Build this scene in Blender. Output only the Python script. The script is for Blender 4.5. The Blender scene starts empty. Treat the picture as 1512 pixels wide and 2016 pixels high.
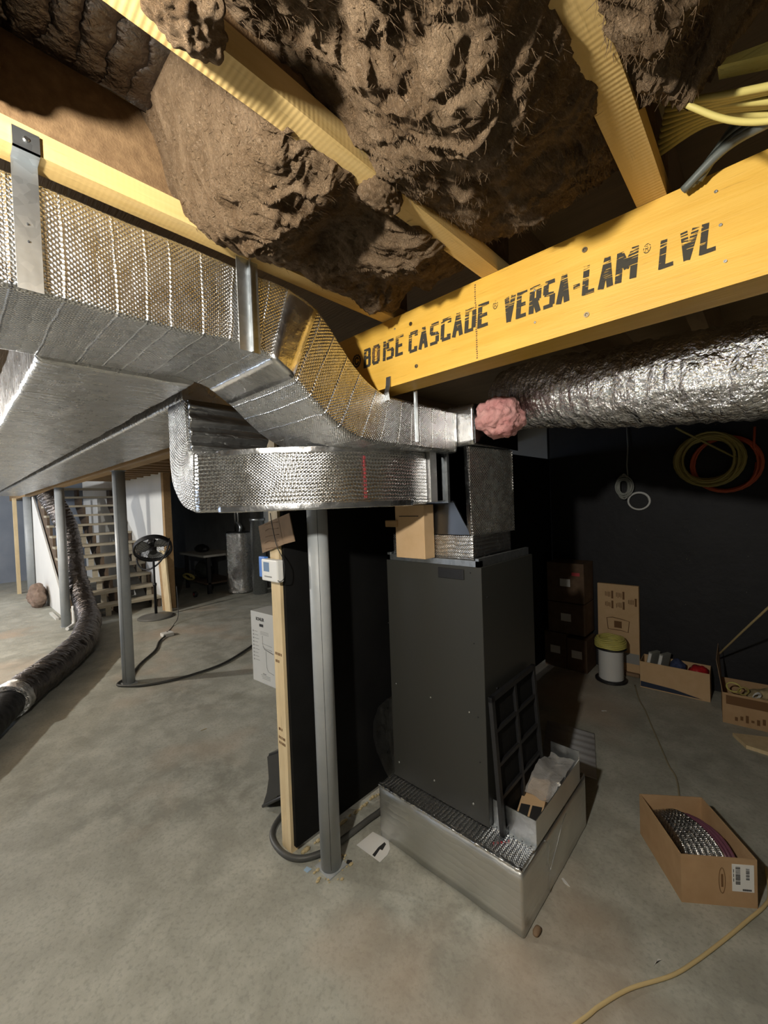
import bpy, bmesh, math, random
from mathutils import Vector, Matrix, noise
random.seed(7)
SC = bpy.context.scene
C = SC.collection
# ------------------------------------------------------------------ camera
F, PITCH, ROLL, YAW, H = 807.33, math.radians(-1.2233), math.radians(-2.1253), math.radians(-43.273), 1.6
fw = Vector((math.sin(YAW)*math.cos(PITCH), math.cos(YAW)*math.cos(PITCH), math.sin(PITCH)))
r0 = Vector((math.cos(YAW), -math.sin(YAW), 0)); u0 = r0.cross(fw)
rt = math.cos(ROLL)*r0 + math.sin(ROLL)*u0; up = -math.sin(ROLL)*r0 + math.cos(ROLL)*u0
cam = bpy.data.cameras.new('camera'); co = bpy.data.objects.new('camera', cam); C.objects.link(co)
m = Matrix((rt, up, -fw)).transposed().to_4x4(); m.translation = Vector((0, 0, H)); co.matrix_world = m
cam.sensor_fit = 'VERTICAL'; cam.sensor_height = 24; cam.lens = F*24/2016; cam.clip_start = .02; cam.clip_end = 60
SC.camera = co
# ------------------------------------------------------------------ light
w = bpy.data.worlds.new('world'); SC.world = w; w.use_nodes = True
w.node_tree.nodes['Background'].inputs[0].default_value = (.55, .65, .8, 1); w.node_tree.nodes['Background'].inputs[1].default_value = .002
def lamp(name, loc, power, col, radius=.035, kind='POINT', rot=None, size=None):
    l = bpy.data.lights.new(name, kind); l.energy = power; l.color = col
    if kind == 'POINT': l.shadow_soft_size = radius
    else:
        l.shape = 'RECTANGLE'; l.size, l.size_y = size
    o = bpy.data.objects.new(name, l); o.location = loc
    if rot: o.rotation_euler = rot
    C.objects.link(o); return o
lamp('work_light_near', (-.42, -.34, 2.05), 76, (1, .955, .86), .035)
lamp('work_light_stairs', (-6.3, -1.3, 2.08), 200, (1, .96, .88), .05)
lamp('work_light_far', (-10.2, -1.6, 2.08), 150, (.95, .97, 1), .05)
lamp('blue_fill_light', (-7.5, -3.9, 1.5), 45, (.62, .76, 1), kind='AREA', rot=(math.radians(90), 0, 0), size=(5, .9))  # unseen blue fill, added to cool the far-left walls
SC.view_settings.view_transform = 'Standard'; SC.view_settings.look = 'None'; SC.view_settings.gamma = 1
SC.view_settings.use_curve_mapping = False; SC.view_settings.exposure = .5
SC.cycles.max_bounces = 7; SC.cycles.use_denoising = True

# ------------------------------------------------------------------ helpers
def ray(px, py): return (rt*((px-756)/F) - up*((py-1008)/F) + fw)
def GZ(px, py, z=0.):
    d = ray(px, py); return Vector((0, 0, H)) + d*((z-H)/d.z)
def GY(px, py, y):
    d = ray(px, py); return Vector((0, 0, H)) + d*(y/d.y)
def GX(px, py, x):
    d = ray(px, py); return Vector((0, 0, H)) + d*(x/d.x)
def obj(name, bm, mat, parent=None, smooth=False, loc=None):
    me = bpy.data.meshes.new(name); bm.normal_update(); bm.to_mesh(me); bm.free()
    if mat is not None:
        for x in (mat if isinstance(mat, (list, tuple)) else [mat]): me.materials.append(x)
    if smooth:
        for p in me.polygons: p.use_smooth = True
    o = bpy.data.objects.new(name, me); C.objects.link(o)
    if parent is not None: o.parent = parent
    if loc is not None: o.location = loc
    return o
def tag(o, label, cat, group=None):
    o['label'] = label; o['category'] = cat
    if group: o['group'] = group
    return o
def struct(name, bm, mat):
    o = obj(name, bm, mat); o['kind'] = 'structure'; return o
def thing(name, label, cat, loc=(0, 0, 0), rz=0, group=None):
    o = bpy.data.objects.new(name, None); o.empty_display_size = .1; C.objects.link(o); o.location = loc; o.rotation_euler = (0, 0, rz)
    return tag(o, label, cat, group)
def copy_tree(o, parent=None):
    c = o.copy(); C.objects.link(c); c.parent = parent
    for ch in list(o.children): copy_tree(ch, c)
    return c
def box(bm, x0, x1, y0, y1, z0, z1, M=None, bev=0):
    vs = [bm.verts.new((x, y, z)) for x in (x0, x1) for y in (y0, y1) for z in (z0, z1)]
    fs = [bm.faces.new([vs[i] for i in q]) for q in ((0, 1, 3, 2), (4, 6, 7, 5), (0, 4, 5, 1), (2, 3, 7, 6), (0, 2, 6, 4), (1, 5, 7, 3))]
    if bev:
        es = list({e for f in fs for e in f.edges})
        r = bmesh.ops.bevel(bm, geom=es, offset=bev, segments=2, affect='EDGES', profile=.5)
        vs = list({v for f in r['faces'] for v in f.verts} | {v for v in vs if v.is_valid})
    if M is not None: bmesh.ops.transform(bm, matrix=M, verts=[v for v in vs if v.is_valid])
    return bm
def B(*a, **k): return box(bmesh.new(), *a, **k)
def prism(pts, n):
    """closed polygon pts (list of Vectors) extruded by vector n"""
    bm = bmesh.new(); a = [bm.verts.new(p) for p in pts]; b = [bm.verts.new(Vector(p)+Vector(n)) for p in pts]
    bm.faces.new(a); bm.faces.new(b[::-1])
    for i in range(len(a)):
        j = (i+1) % len(a); bm.faces.new((a[i], b[i], b[j], a[j]))
    bmesh.ops.recalc_face_normals(bm, faces=bm.faces); return bm
def catmull(pts, n):
    P = [Vector(p) for p in pts]; P = [P[0]*2-P[1]] + P + [P[-1]*2-P[-2]]; out = []
    for i in range(1, len(P)-2):
        for k in range(n):
            t = k/n; a, b, c, d = P[i-1], P[i], P[i+1], P[i+2]
            out.append(.5*((2*b)+(c-a)*t+(2*a-5*b+4*c-d)*t*t+(3*b-a-3*c+d)*t**3))
    out.append(P[-2].copy()); return out
def tube(path, r, n=10, bm=None, closed=False, jit=None, caps=True):
    """path of Vectors, r number or function(i, frac, angle)"""
    bm = bm or bmesh.new(); uv = bm.loops.layers.uv.verify()
    N = len(path); rings = []; L = 0; Ls = []
    ref = None
    for i, p in enumerate(path):
        a = path[(i-1) % N] if (closed or i) else p; b = path[(i+1) % N] if (closed or i < N-1) else p
        t = (b-a).normalized()
        if ref is None:
            ref = Vector((0, 0, 1)) if abs(t.z) < .9 else Vector((1, 0, 0))
        ref = (ref - t*ref.dot(t)).normalized(); s = t.cross(ref)
        if i: L += (p-path[i-1]).length
        Ls.append(L); ring = []
        for k in range(n):
            an = 2*math.pi*k/n
            rr = r(i, i/max(1, N-1), an) if callable(r) else r
            ring.append(bm.verts.new(p + (ref*math.cos(an)+s*math.sin(an))*rr))
        rings.append(ring)
    R = r(0, 0, 0) if callable(r) else r
    for i in range(N if closed else N-1):
        A, Bq = rings[i], rings[(i+1) % N]
        for k in range(n):
            j = (k+1) % n; f = bm.faces.new((A[k], A[j], Bq[j], Bq[k])); f.smooth = True
            l2 = Ls[i+1] if i+1 < N else L
            for lp, q in zip(f.loops, ((Ls[i], k), (Ls[i], k+1), (l2, k+1), (l2, k))): lp[uv].uv = (q[0], q[1]/n*2*math.pi*R)
    if caps and not closed: bm.faces.new(rings[0][::-1]); bm.faces.new(rings[-1])
    return bm
def lathe(prof, n=24, bm=None, ctr=(0, 0, 0)):
    bm = bm or bmesh.new(); c = Vector(ctr); rings = []
    for r, z in prof: rings.append([bm.verts.new(c+Vector((r*math.cos(2*math.pi*k/n), r*math.sin(2*math.pi*k/n), z))) for k in range(n)])
    for a, b in zip(rings, rings[1:]):
        for k in range(n):
            f = bm.faces.new((a[k], a[(k+1) % n], b[(k+1) % n], b[k])); f.smooth = True
    bm.faces.new(rings[0][::-1]); bm.faces.new(rings[-1]); return bm
def duct(secs, step=.02, rnd=.012, amp=.0025, freq=9, per=.02, caps=True, sm=True):
    """loft of 4-corner sections (each a list of four Vectors), rounded corners, slightly puckered skin, uv in metres"""
    S = [[Vector(p) for p in s] for s in secs]
    cen = [sum(s, Vector())/4 for s in S]; fine = []
    for i in range(len(S)-1):
        n = max(1, int((cen[i+1]-cen[i]).length/step)) if len(S) > 1 else 1
        for k in range(n):
            t = k/n; row = []
            for q in range(4):
                if sm:
                    a = S[i-1][q] if i else S[i][q]*2-S[i+1][q]
                    d = S[i+2][q] if i+2 < len(S) else S[i+1][q]*2-S[i][q]
                    b, c = S[i][q], S[i+1][q]
                    row.append(.5*((2*b)+(c-a)*t+(2*a-5*b+4*c-d)*t*t+(3*b-a-3*c+d)*t**3))
                else: row.append(S[i][q].lerp(S[i+1][q], t))
            fine.append(row)
    fine.append(S[-1])
    bm = bmesh.new(); uv = bm.loops.layers.uv.verify(); rings = []; Ls = []; L = 0; pc = None
    cnt = [max(3, int((S[0][(q+1) % 4]-S[0][q]).length/per)) for q in range(4)]
    for row in fine:
        c = sum(row, Vector())/4
        if pc is not None: L += (c-pc).length
        pc = c; Ls.append(L); ring = []
        for q in range(4):
            a, b, pa, nb = row[q], row[(q+1) % 4], row[q-1], row[(q+2) % 4]
            ea = (b-a).normalized(); ep = (a-pa).normalized(); en = (nb-b).normalized()
            # rounded corner at a
            for t in (.25, .75):
                p0 = a-ep*rnd; p2 = a+ea*rnd; pt = (1-t)**2*p0+2*t*(1-t)*a+t*t*p2
                ring.append((pt, (ep*-0-(c-a)).normalized()))
            s0, s1 = a+ea*rnd, b-ea*rnd
            nrm = ((a+b)/2-c); nrm = (nrm-ea*nrm.dot(ea)).normalized()
            for k in range(cnt[q]+1):
                ring.append((s0.lerp(s1, k/cnt[q]), nrm))
        vr = []
        for p, nn in ring:
            d = noise.noise(p*freq)*amp+noise.noise(p*freq*3.1)*amp*.5
            vr.append(bm.verts.new(p+nn*d))
        rings.append(vr)
    n = len(rings[0]); acc = [0]
    for k in range(n): acc.append(acc[-1]+(rings[0][(k+1) % n].co-rings[0][k].co).length)
    for i in range(len(rings)-1):
        for k in range(n):
            j = (k+1) % n; f = bm.faces.new((rings[i][k], rings[i][j], rings[i+1][j], rings[i+1][k])); f.smooth = True
            for lp, q in zip(f.loops, ((i, k), (i, k+1), (i+1, k+1), (i+1, k))): lp[uv].uv = (Ls[q[0]], acc[q[1]])
    if caps: bm.faces.new(rings[0][::-1]); bm.faces.new(rings[-1])
    bmesh.ops.recalc_face_normals(bm, faces=bm.faces)
    return bm
def rect_x(x, y0, y1, z0, z1): return [(x, y0, z0), (x, y1, z0), (x, y1, z1), (x, y0, z1)]
def rect_y(y, x0, x1, z0, z1): return [(x0, y, z0), (x1, y, z0), (x1, y, z1), (x0, y, z1)]
def rect_z(z, x0, x1, y0, y1): return [(x0, y0, z), (x1, y0, z), (x1, y1, z), (x0, y1, z)]
FONT = None
def text_bm(s, width, height, M, off=.0, ext=.0004, shear=0):
    cu = bpy.data.curves.new('t', 'FONT'); cu.body = s; cu.size = 1; cu.offset = off; cu.shear = shear; cu.resolution_u = 3
    o = bpy.data.objects.new('t', cu); C.objects.link(o)
    dg = bpy.context.evaluated_depsgraph_get(); me = bpy.data.meshes.new_from_object(o.evaluated_get(dg))
    bpy.data.objects.remove(o)
    bm = bmesh.new(); bm.from_mesh(me); bpy.data.meshes.remove(me)
    xs = [v.co.x for v in bm.verts]; ys = [v.co.y for v in bm.verts]; x0, x1, y0, y1 = min(xs), max(xs), min(ys), max(ys)
    for v in bm.verts:
        v.co = Vector(((v.co.x-x0)/(x1-x0)*width, (v.co.y-y0)/(y1-y0)*height, 0))
    r = bmesh.ops.extrude_face_region(bm, geom=list(bm.faces))
    for g in r['geom']:
        if isinstance(g, bmesh.types.BMVert): g.co.z += ext
    bmesh.ops.transform(bm, matrix=M, verts=bm.verts); return bm
def frame(o, ex, ez):
    """matrix whose local x runs along ex, local y along ez, origin o"""
    ex = Vector(ex).normalized(); ez = Vector(ez).normalized(); n = ex.cross(ez)
    M = Matrix((ex, ez, n)).transposed().to_4x4(); M.translation = Vector(o); return M
def merge(a, b):
    me = bpy.data.meshes.new('x'); b.to_mesh(me); b.free(); a.from_mesh(me); bpy.data.meshes.remove(me); return a

# ------------------------------------------------------------------ materials
def mat(name, col, rough=.6, metal=0, spec=.5, fn=None):
    m = bpy.data.materials.new(name); m.use_nodes = True; nt = m.node_tree; b = nt.nodes['Principled BSDF']
    b.inputs['Base Color'].default_value = (*col, 1); b.inputs['Roughness'].default_value = rough
    b.inputs['Metallic'].default_value = metal; b.inputs['Specular IOR Level'].default_value = spec
    if fn: fn(nt, b)
    return m
def N(nt, t, **k):
    n = nt.nodes.new(t)
    for a, v in k.items():
        if a.startswith('i_'):
            key = a[2:].replace('_', ' '); n.inputs[key].default_value = v
        else: setattr(n, a, v)
    return n
def coords(nt, kind='Object', scale=(1, 1, 1), rot=(0, 0, 0)):
    tc = N(nt, 'ShaderNodeTexCoord'); mp = N(nt, 'ShaderNodeMapping'); mp.inputs['Scale'].default_value = scale; mp.inputs['Rotation'].default_value = rot
    nt.links.new(tc.outputs[kind], mp.inputs[0]); return mp.outputs[0]
def tex_noise(nt, vec, scale, detail=4, rough=.55, dist=0):
    n = N(nt, 'ShaderNodeTexNoise'); n.inputs['Scale'].default_value = scale; n.inputs['Detail'].default_value = detail
    n.inputs['Roughness'].default_value = rough; n.inputs['Distortion'].default_value = dist; nt.links.new(vec, n.inputs['Vector']); return n.outputs['Fac']
def ramp(nt, fac, stops):
    r = N(nt, 'ShaderNodeValToRGB'); e = r.color_ramp.elements
    while len(e) < len(stops): e.new(.5)
    for el, (p, c) in zip(e, stops): el.position = p; el.color = (*c, 1) if len(c) == 3 else c
    nt.links.new(fac, r.inputs[0]); return r.outputs[0]
def math_(nt, op, a, b=None, c=None):
    n = N(nt, 'ShaderNodeMath', operation=op)
    for i, v in enumerate((a, b, c)):
        if v is None: continue
        if isinstance(v, (int, float)): n.inputs[i].default_value = v
        else: nt.links.new(v, n.inputs[i])
    return n.outputs[0]
def mixc(nt, fac, a, b, mode='MIX'):
    n = N(nt, 'ShaderNodeMix', data_type='RGBA', blend_type=mode)
    for i, v in ((0, fac), (6, a), (7, b)):
        if isinstance(v, (int, float)): n.inputs[i].default_value = v
        elif isinstance(v, tuple): n.inputs[i].default_value = (*v, 1)
        else: nt.links.new(v, n.inputs[i])
    return n.outputs[2]
def bump(nt, b, hgt, dist=.01, strength=1):
    n = N(nt, 'ShaderNodeBump'); n.inputs['Strength'].default_value = strength; n.inputs['Distance'].default_value = dist
    nt.links.new(hgt, n.inputs['Height']); nt.links.new(n.outputs[0], b.inputs['Normal'])
def link(nt, a, b): nt.links.new(a, b)

def foil(name, bubble=.012, bub_amp=.0012, rib=0, rib_amp=.001, wr=.003, rough=.24, col=(.80, .80, .80), dist=1.0, ribaxis=0, crease=0):
    def fn(nt, b):
        uv = coords(nt, 'UV'); ob = coords(nt, 'Object')
        sx = N(nt, 'ShaderNodeSeparateXYZ'); link(nt, uv, sx.inputs[0]); U, V = sx.outputs[0], sx.outputs[1]
        h = None
        if bubble:
            # quilted grid of bubbles, rows offset
            a = math_(nt, 'SINE', math_(nt, 'MULTIPLY', math_(nt, 'ADD', U, V), math.pi/bubble))
            c = math_(nt, 'SINE', math_(nt, 'MULTIPLY', math_(nt, 'SUBTRACT', U, V), math.pi/bubble))
            h = math_(nt, 'MULTIPLY', math_(nt, 'MULTIPLY', math_(nt, 'ABSOLUTE', a), math_(nt, 'ABSOLUTE', c)), bub_amp)
        if rib:
            nz = tex_noise(nt, ob, 14, 3)
            ax = math_(nt, 'ADD', (U, V)[ribaxis], math_(nt, 'MULTIPLY', nz, rib*1.2))
            s = math_(nt, 'POWER', math_(nt, 'ABSOLUTE', math_(nt, 'SINE', math_(nt, 'MULTIPLY', ax, math.pi/rib))), .6)
            fade = tex_noise(nt, ob, 3.5, 2)
            s = math_(nt, 'MULTIPLY', math_(nt, 'MULTIPLY', s, rib_amp), ramp(nt, fade, [(.35, (.15,)*3), (.6, (1,)*3)]))
            h = s if h is None else math_(nt, 'ADD', h, s)
        if crease:
            vo = N(nt, 'ShaderNodeTexVoronoi', voronoi_dimensions='1D', feature='DISTANCE_TO_EDGE'); vo.inputs['Scale'].default_value = crease
            link(nt, math_(nt, 'ADD', U, math_(nt, 'MULTIPLY', tex_noise(nt, ob, 6, 2), .018)), vo.inputs['W'])
            ce = math_(nt, 'MULTIPLY', ramp(nt, math_(nt, 'MULTIPLY', vo.outputs['Distance'], 1.0), [(0, (1,)*3), (.045, (0,)*3)]), .0022)
            h = ce if h is None else math_(nt, 'ADD', h, ce)
        n1 = tex_noise(nt, ob, 11*dist, 4, .5, .2); n2 = tex_noise(nt, ob, 60*dist, 4, .6, .5)
        h2 = math_(nt, 'ADD', math_(nt, 'MULTIPLY', n1, wr), math_(nt, 'MULTIPLY', n2, wr*.25))
        h = h2 if h is None else math_(nt, 'ADD', h, h2)
        bump(nt, b, h, 1.0, 1.0)
        cr = ramp(nt, tex_noise(nt, ob, 5, 3), [(.3, tuple(x*.82 for x in col)), (.7, col)])
        link(nt, cr, b.inputs['Base Color'])
        rr = math_(nt, 'MULTIPLY_ADD', tex_noise(nt, ob, 25, 3), .25, rough-.1); link(nt, rr, b.inputs['Roughness'])
    return mat(name, col, rough, 1, .5, fn)
M_bub = foil('foil_bubble', .013, .0032, 0, 0, .0022, .24)
M_bubrib = foil('foil_bubble_ribbed', .010, .0010, .017, .0022, .0028, .24)
M_trunk = foil('foil_trunk', .010, .0012, .03, .0010, .004, .25, (.84, .84, .84), crease=14)
M_soft = foil('foil_soft', .012, .0006, .040, .0042, .008, .27, (.84, .84, .84), crease=5)
M_smooth = foil('foil_smooth', 0, 0, 0, 0, .0035, .22)
M_matte = foil('foil_matte', 0, 0, .03, .0009, .0012, .42, (.74, .74, .71))
M_flex = foil('foil_flex', 0, 0, .02, .0012, .022, .15, (.80, .80, .80), 1.9)
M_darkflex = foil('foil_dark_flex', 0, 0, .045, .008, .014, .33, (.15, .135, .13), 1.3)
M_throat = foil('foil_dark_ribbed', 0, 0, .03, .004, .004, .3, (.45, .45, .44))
def f_galv(nt, b):
    ob = coords(nt); v = N(nt, 'ShaderNodeTexVoronoi'); v.inputs['Scale'].default_value = 60; link(nt, ob, v.inputs['Vector'])
    link(nt, ramp(nt, v.outputs['Color'], [(0, (.48, .51, .53)), (1, (.68, .71, .73))]), b.inputs['Base Color'])
    bump(nt, b, tex_noise(nt, ob, 6), .006, .6)
M_galv = mat('galvanized_steel', (.6, .63, .65), .38, 1, .5, f_galv)
def wood(name, c1, c2, axis=0, grain=1, rough=.6, bumpd=.0015, corr=False):
    def fn(nt, b):
        sc = [9, 9, 9]; sc[axis] = .7
        ob = coords(nt, 'Object', tuple(sc))
        n = tex_noise(nt, ob, 3*grain, 6, .62, .4)
        f = tex_noise(nt, ob, 14*grain, 3)
        k = tex_noise(nt, coords(nt, 'Object', (1, 1, 1)), 5, 2)
        c = mixc(nt, ramp(nt, n, [(.3, (0,)*3), (.7, (1,)*3)]), c1, c2)
        c = mixc(nt, ramp(nt, f, [(.62, (0,)*3), (.75, (.45,)*3)]), c, tuple(x*.5 for x in c1))
        c = mixc(nt, ramp(nt, k, [(.3, (.25,)*3), (.6, (0,)*3)]), c, tuple(x*.62 for x in c1))
        link(nt, c, b.inputs['Base Color']); h = math_(nt, 'ADD', n, f)
        if corr:
            sx = N(nt, 'ShaderNodeSeparateXYZ'); link(nt, coords(nt), sx.inputs[0])
            s = math_(nt, 'SINE', math_(nt, 'MULTIPLY', sx.outputs[axis], 2*math.pi/.0095))
            h = math_(nt, 'ADD', math_(nt, 'MULTIPLY', h, .5), math_(nt, 'MULTIPLY', s, ramp(nt, tex_noise(nt, coords(nt), 3, 1), [(.45, (.02,)*3), (.65, (.14,)*3)])))
        bump(nt, b, h, bumpd, 1)
    return mat(name, c1, rough, 0, .3, fn)
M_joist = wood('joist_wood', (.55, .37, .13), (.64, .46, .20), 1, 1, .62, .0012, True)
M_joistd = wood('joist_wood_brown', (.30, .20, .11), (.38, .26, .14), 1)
M_lvl = wood('lvl_wood', (.66, .37, .050), (.74, .45, .085), 0, 1.3, .5, .0006)
M_beam = wood('beam_wood', (.40, .25, .12), (.48, .32, .16), 0)
M_stud = wood('stud_wood', (.68, .52, .30), (.78, .64, .40), 2)
M_tread = wood('tread_wood', (.40, .35, .26), (.50, .45, .35), 1)
M_string = wood('stringer_wood', (.12, .085, .06), (.17, .12, .08), 0)
M_subfloor = wood('subfloor_board', (.22, .15, .08), (.28, .19, .10), 0)
M_white_wood = wood('primed_wood', (.6, .6, .56), (.66, .66, .62), 0)
def f_floor(nt, b):
    ob = coords(nt)
    a = tex_noise(nt, ob, 1.1, 8, .62, .3); c = tex_noise(nt, ob, 5, 8, .7, .2); d = tex_noise(nt, ob, 60, 3, .6)
    col = mixc(nt, ramp(nt, a, [(.3, (0,)*3), (.7, (1,)*3)]), (.255, .255, .215), (.42, .42, .365))
    col = mixc(nt, ramp(nt, c, [(.42, (0,)*3), (.62, (.75,)*3)]), col, (.50, .50, .44))
    col = mixc(nt, ramp(nt, d, [(.35, (.35,)*3), (.5, (0,)*3)]), col, (.22, .22, .19))
    e = tex_noise(nt, coords(nt, 'Object', (.9, .9, .9), (0, 0, .6)), .9, 3)
    col = mixc(nt, ramp(nt, e, [(.54, (0,)*3), (.66, (.55,)*3)]), col, (.46, .345, .25))
    link(nt, col, b.inputs['Base Color'])
    link(nt, ramp(nt, c, [(.3, (.45,)*3), (.7, (.72,)*3)]), b.inputs['Roughness'])
    h = math_(nt, 'ADD', math_(nt, 'MULTIPLY', c, .5), math_(nt, 'MULTIPLY', d, .12)); bump(nt, b, h, .006, .7)
M_floor = mat('concrete_floor', (.35, .35, .32), .6, 0, .4, f_floor)
def f_ins(nt, b):
    ob = coords(nt, 'Object', (1, 1, 1), (.3, .5, .8)); st = coords(nt, 'Object', (22, 5, 14), (.2, .3, .9))
    a = tex_noise(nt, ob, 9, 6, .65, 1.5); f = tex_noise(nt, st, 9, 6, .72, 1.8); g = tex_noise(nt, ob, 120, 4, .7, .6)
    col = mixc(nt, ramp(nt, a, [(.32, (0,)*3), (.68, (1,)*3)]), (.15, .092, .048), (.30, .205, .122))
    col = mixc(nt, ramp(nt, f, [(.54, (0,)*3), (.74, (.55,)*3)]), col, (.56, .44, .32))  # pale streaks: fibre highlights mixed into the colour
    link(nt, col, b.inputs['Base Color'])
    h = math_(nt, 'ADD', math_(nt, 'MULTIPLY', f, .8), math_(nt, 'MULTIPLY', g, .6)); bump(nt, b, h, .016, 1)
M_ins = mat('brown_fibreglass', (.32, .23, .15), .95, 0, .15, f_ins)
def f_pink(nt, b):
    ob = coords(nt); link(nt, ramp(nt, tex_noise(nt, ob, 16, 5), [(.3, (.55, .24, .23)), (.7, (.82, .47, .44))]), b.inputs['Base Color'])
    bump(nt, b, tex_noise(nt, ob, 90, 5, .7), .006, .8)
M_pink = mat('pink_fibreglass', (.75, .4, .38), .95, 0, .1, f_pink)
def speck(name, c1, c2, sc=8, rough=.7, bd=.001, spec=.3, metal=0):
    def fn(nt, b):
        ob = coords(nt); n = tex_noise(nt, ob, sc, 5)
        link(nt, mixc(nt, ramp(nt, n, [(.3, (0,)*3), (.7, (1,)*3)]), c1, c2), b.inputs['Base Color']); bump(nt, b, tex_noise(nt, ob, sc*6, 3), bd, 1)
    return mat(name, c1, rough, metal, spec, fn)
M_black = speck('black_membrane', (.014, .014, .016), (.022, .022, .025), 3, .62, .003, .35)
M_panel = speck('black_panel', (.006, .006, .006), (.010, .010, .010), 5, .75, .001, .2)
M_furn = speck('furnace_paint', (.034, .034, .030), (.040, .040, .035), 400, .42, .00012, .5)
M_furnd = speck('black_plastic', (.012, .012, .013), (.018, .018, .02), 90, .45, .0004, .5)
M_post = speck('post_grey_paint', (.33, .35, .36), (.40, .42, .43), 9, .45, .0008, .5)
M_card = speck('cardboard', (.42, .27, .145), (.48, .32, .18), 14, .85, .0005, .15)
M_cardl = speck('cardboard_light', (.56, .38, .21), (.62, .43, .25), 14, .85, .0004, .15)
M_cardd = speck('cardboard_brown', (.22, .15, .095), (.28, .19, .12), 14, .85, .0004, .15)
M_drywall = speck('drywall', (.74, .74, .72), (.80, .80, .77), 3, .85, .0003)
M_blue = speck('foundation_blue_grey', (.20, .23, .28), (.26, .29, .34), 2, .8, .001)
M_conc = speck('foundation_concrete', (.10, .10, .10), (.14, .14, .135), 4, .85, .002)
M_white = mat('white_plastic', (.78, .78, .76), .4); M_whitebox = speck('white_box', (.60, .60, .57), (.64, .64, .61), 5, .6, .0002)
M_bluep = mat('blue_plastic', (.05, .19, .62), .4); M_screen = mat('lcd_screen', (.16, .26, .42), .25)
M_ink = mat('black_ink', (.02, .02, .02), .7); M_inkg = mat('grey_ink', (.28, .28, .27), .7); M_inkb = mat('brown_ink', (.16, .08, .03), .8)
M_red = mat('red_plastic', (.45, .02, .025), .3); M_redp = mat('red_print', (.45, .05, .06), .6)
M_cord = mat('cream_cord', (.62, .48, .24), .5); M_cordthin = mat('tan_string', (.30, .26, .17), .6)
M_cable = mat('dark_cable', (.045, .045, .042), .5); M_hose = mat('grey_black_hose', (.07, .07, .065), .5)
M_yel = mat('yellow_cable', (.62, .56, .16), .45); M_yel2 = mat('dull_yellow_cable', (.42, .35, .11), .5); M_orange = mat('red_orange_cable', (.60, .12, .05), .45)
M_wwire = mat('white_wire', (.66, .66, .64), .5); M_gwire = mat('grey_wire', (.30, .31, .28), .5); M_dwire = mat('black_sleeve', (.02, .025, .022), .45)
M_navy = mat('navy_print', (.02, .03, .06), .7); M_steel = mat('screw_steel', (.6, .6, .58), .3, 1); M_bronze = mat('screw_bronze', (.25, .2, .13), .4, 1)
M_paper = mat('paper', (.7, .7, .68), .7); M_purple = mat('purple_wrap', (.15, .06, .09), .22)
M_brightyel = wood('yellow_wood', (.80, .70, .22), (.85, .78, .30), 0)
M_blade = mat('fan_blades', (.55, .56, .55), .4); M_chips = speck('wood_chips', (.5, .4, .22), (.6, .5, .3), 60, .9, .003)
def f_plast(nt, b):
    b.inputs['Alpha'].default_value = .38
    bump(nt, b, tex_noise(nt, coords(nt), 25, 4, .6, 1), .01, .8)
M_clear = mat('clear_bag', (.85, .83, .80), .25, 0, .8, f_plast)
def f_sten(nt, b):
    st = coords(nt, 'Object', (9, 1, 150)); n = tex_noise(nt, st, 2.2, 2)
    tr = N(nt, 'ShaderNodeBsdfTransparent'); mx = N(nt, 'ShaderNodeMixShader'); out = nt.nodes['Material Output']
    sx = N(nt, 'ShaderNodeSeparateXYZ'); link(nt, coords(nt), sx.inputs[0])
    # print wears away toward the upper edge of the letters and to the right
    z = math_(nt, 'MULTIPLY_ADD', sx.outputs[2], 2.6, -5.25); x =  math_(nt, 'MULTIPLY', math_(nt, 'ADD', sx.outputs[0], .6), .12)
    k = math_(nt, 'GREATER_THAN', math_(nt, 'ADD', n, math_(nt, 'ADD', z, x)), .87)
    link(nt, k, mx.inputs[0]); link(nt, b.outputs[0], mx.inputs[1]); link(nt, tr.outputs[0], mx.inputs[2]); link(nt, mx.outputs[0], out.inputs['Surface'])
M_sten = mat('stencil_ink', (.035, .03, .02), .8, fn=f_sten)

# ------------------------------------------------------------------ structure
struct('floor', B(-14, 3.2, -4.2, 4.6, -.2, 0), M_floor)
struct('ceiling', B(-14, 3.2, -4.2, 4.6, 2.46, 2.5), M_subfloor)
struct('wall_back_right', B(-1.6, 3.2, 4.15, 4.45, 0, 2.46), M_black)
struct('wall_back_left', B(-14, -1.72, 4.4, 4.6, 0, 2.46), speck('back_wall_grey', (.30, .31, .31), (.38, .39, .39), 3, .85, .001))
struct('wall_far', B(-14.2, -13.6, -4.2, 4.4, 0, 2.46), M_blue)
struct('wall_near', B(-14, 3.2, -4.4, -4.2, 0, 2.46), M_conc)
struct('wall_right', B(3.2, 3.4, -4.2, 4.45, 0, 2.46), M_conc)
# partition: end stud + black sheathing
struct('wall_partition', B(-1.625, -1.605, 1.035, 4.15, .03, 1.98), M_panel)
st = tag(obj('end_stud', B(-1.70, -1.626, 1.02, 1.058, 0, 2.0), M_stud), 'pale wooden stud standing at the end of the black panel, thermostat screwed to it', 'stud')
bm = bmesh.new()
for zz, wd in ((.915, .05), (.88, .02), (.52, .045), (.495, .05), (.56, .02)):
    for k in range(5):
        xa = -1.69+k*.011+random.random()*.003
        if xa < -1.69+wd+.01: box(bm, xa, xa+.007, 1.0192, 1.0198, zz, zz+.012)
    obj('grade_stamp', bm, M_inkb, st); bm = bmesh.new()
bm.free()

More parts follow.
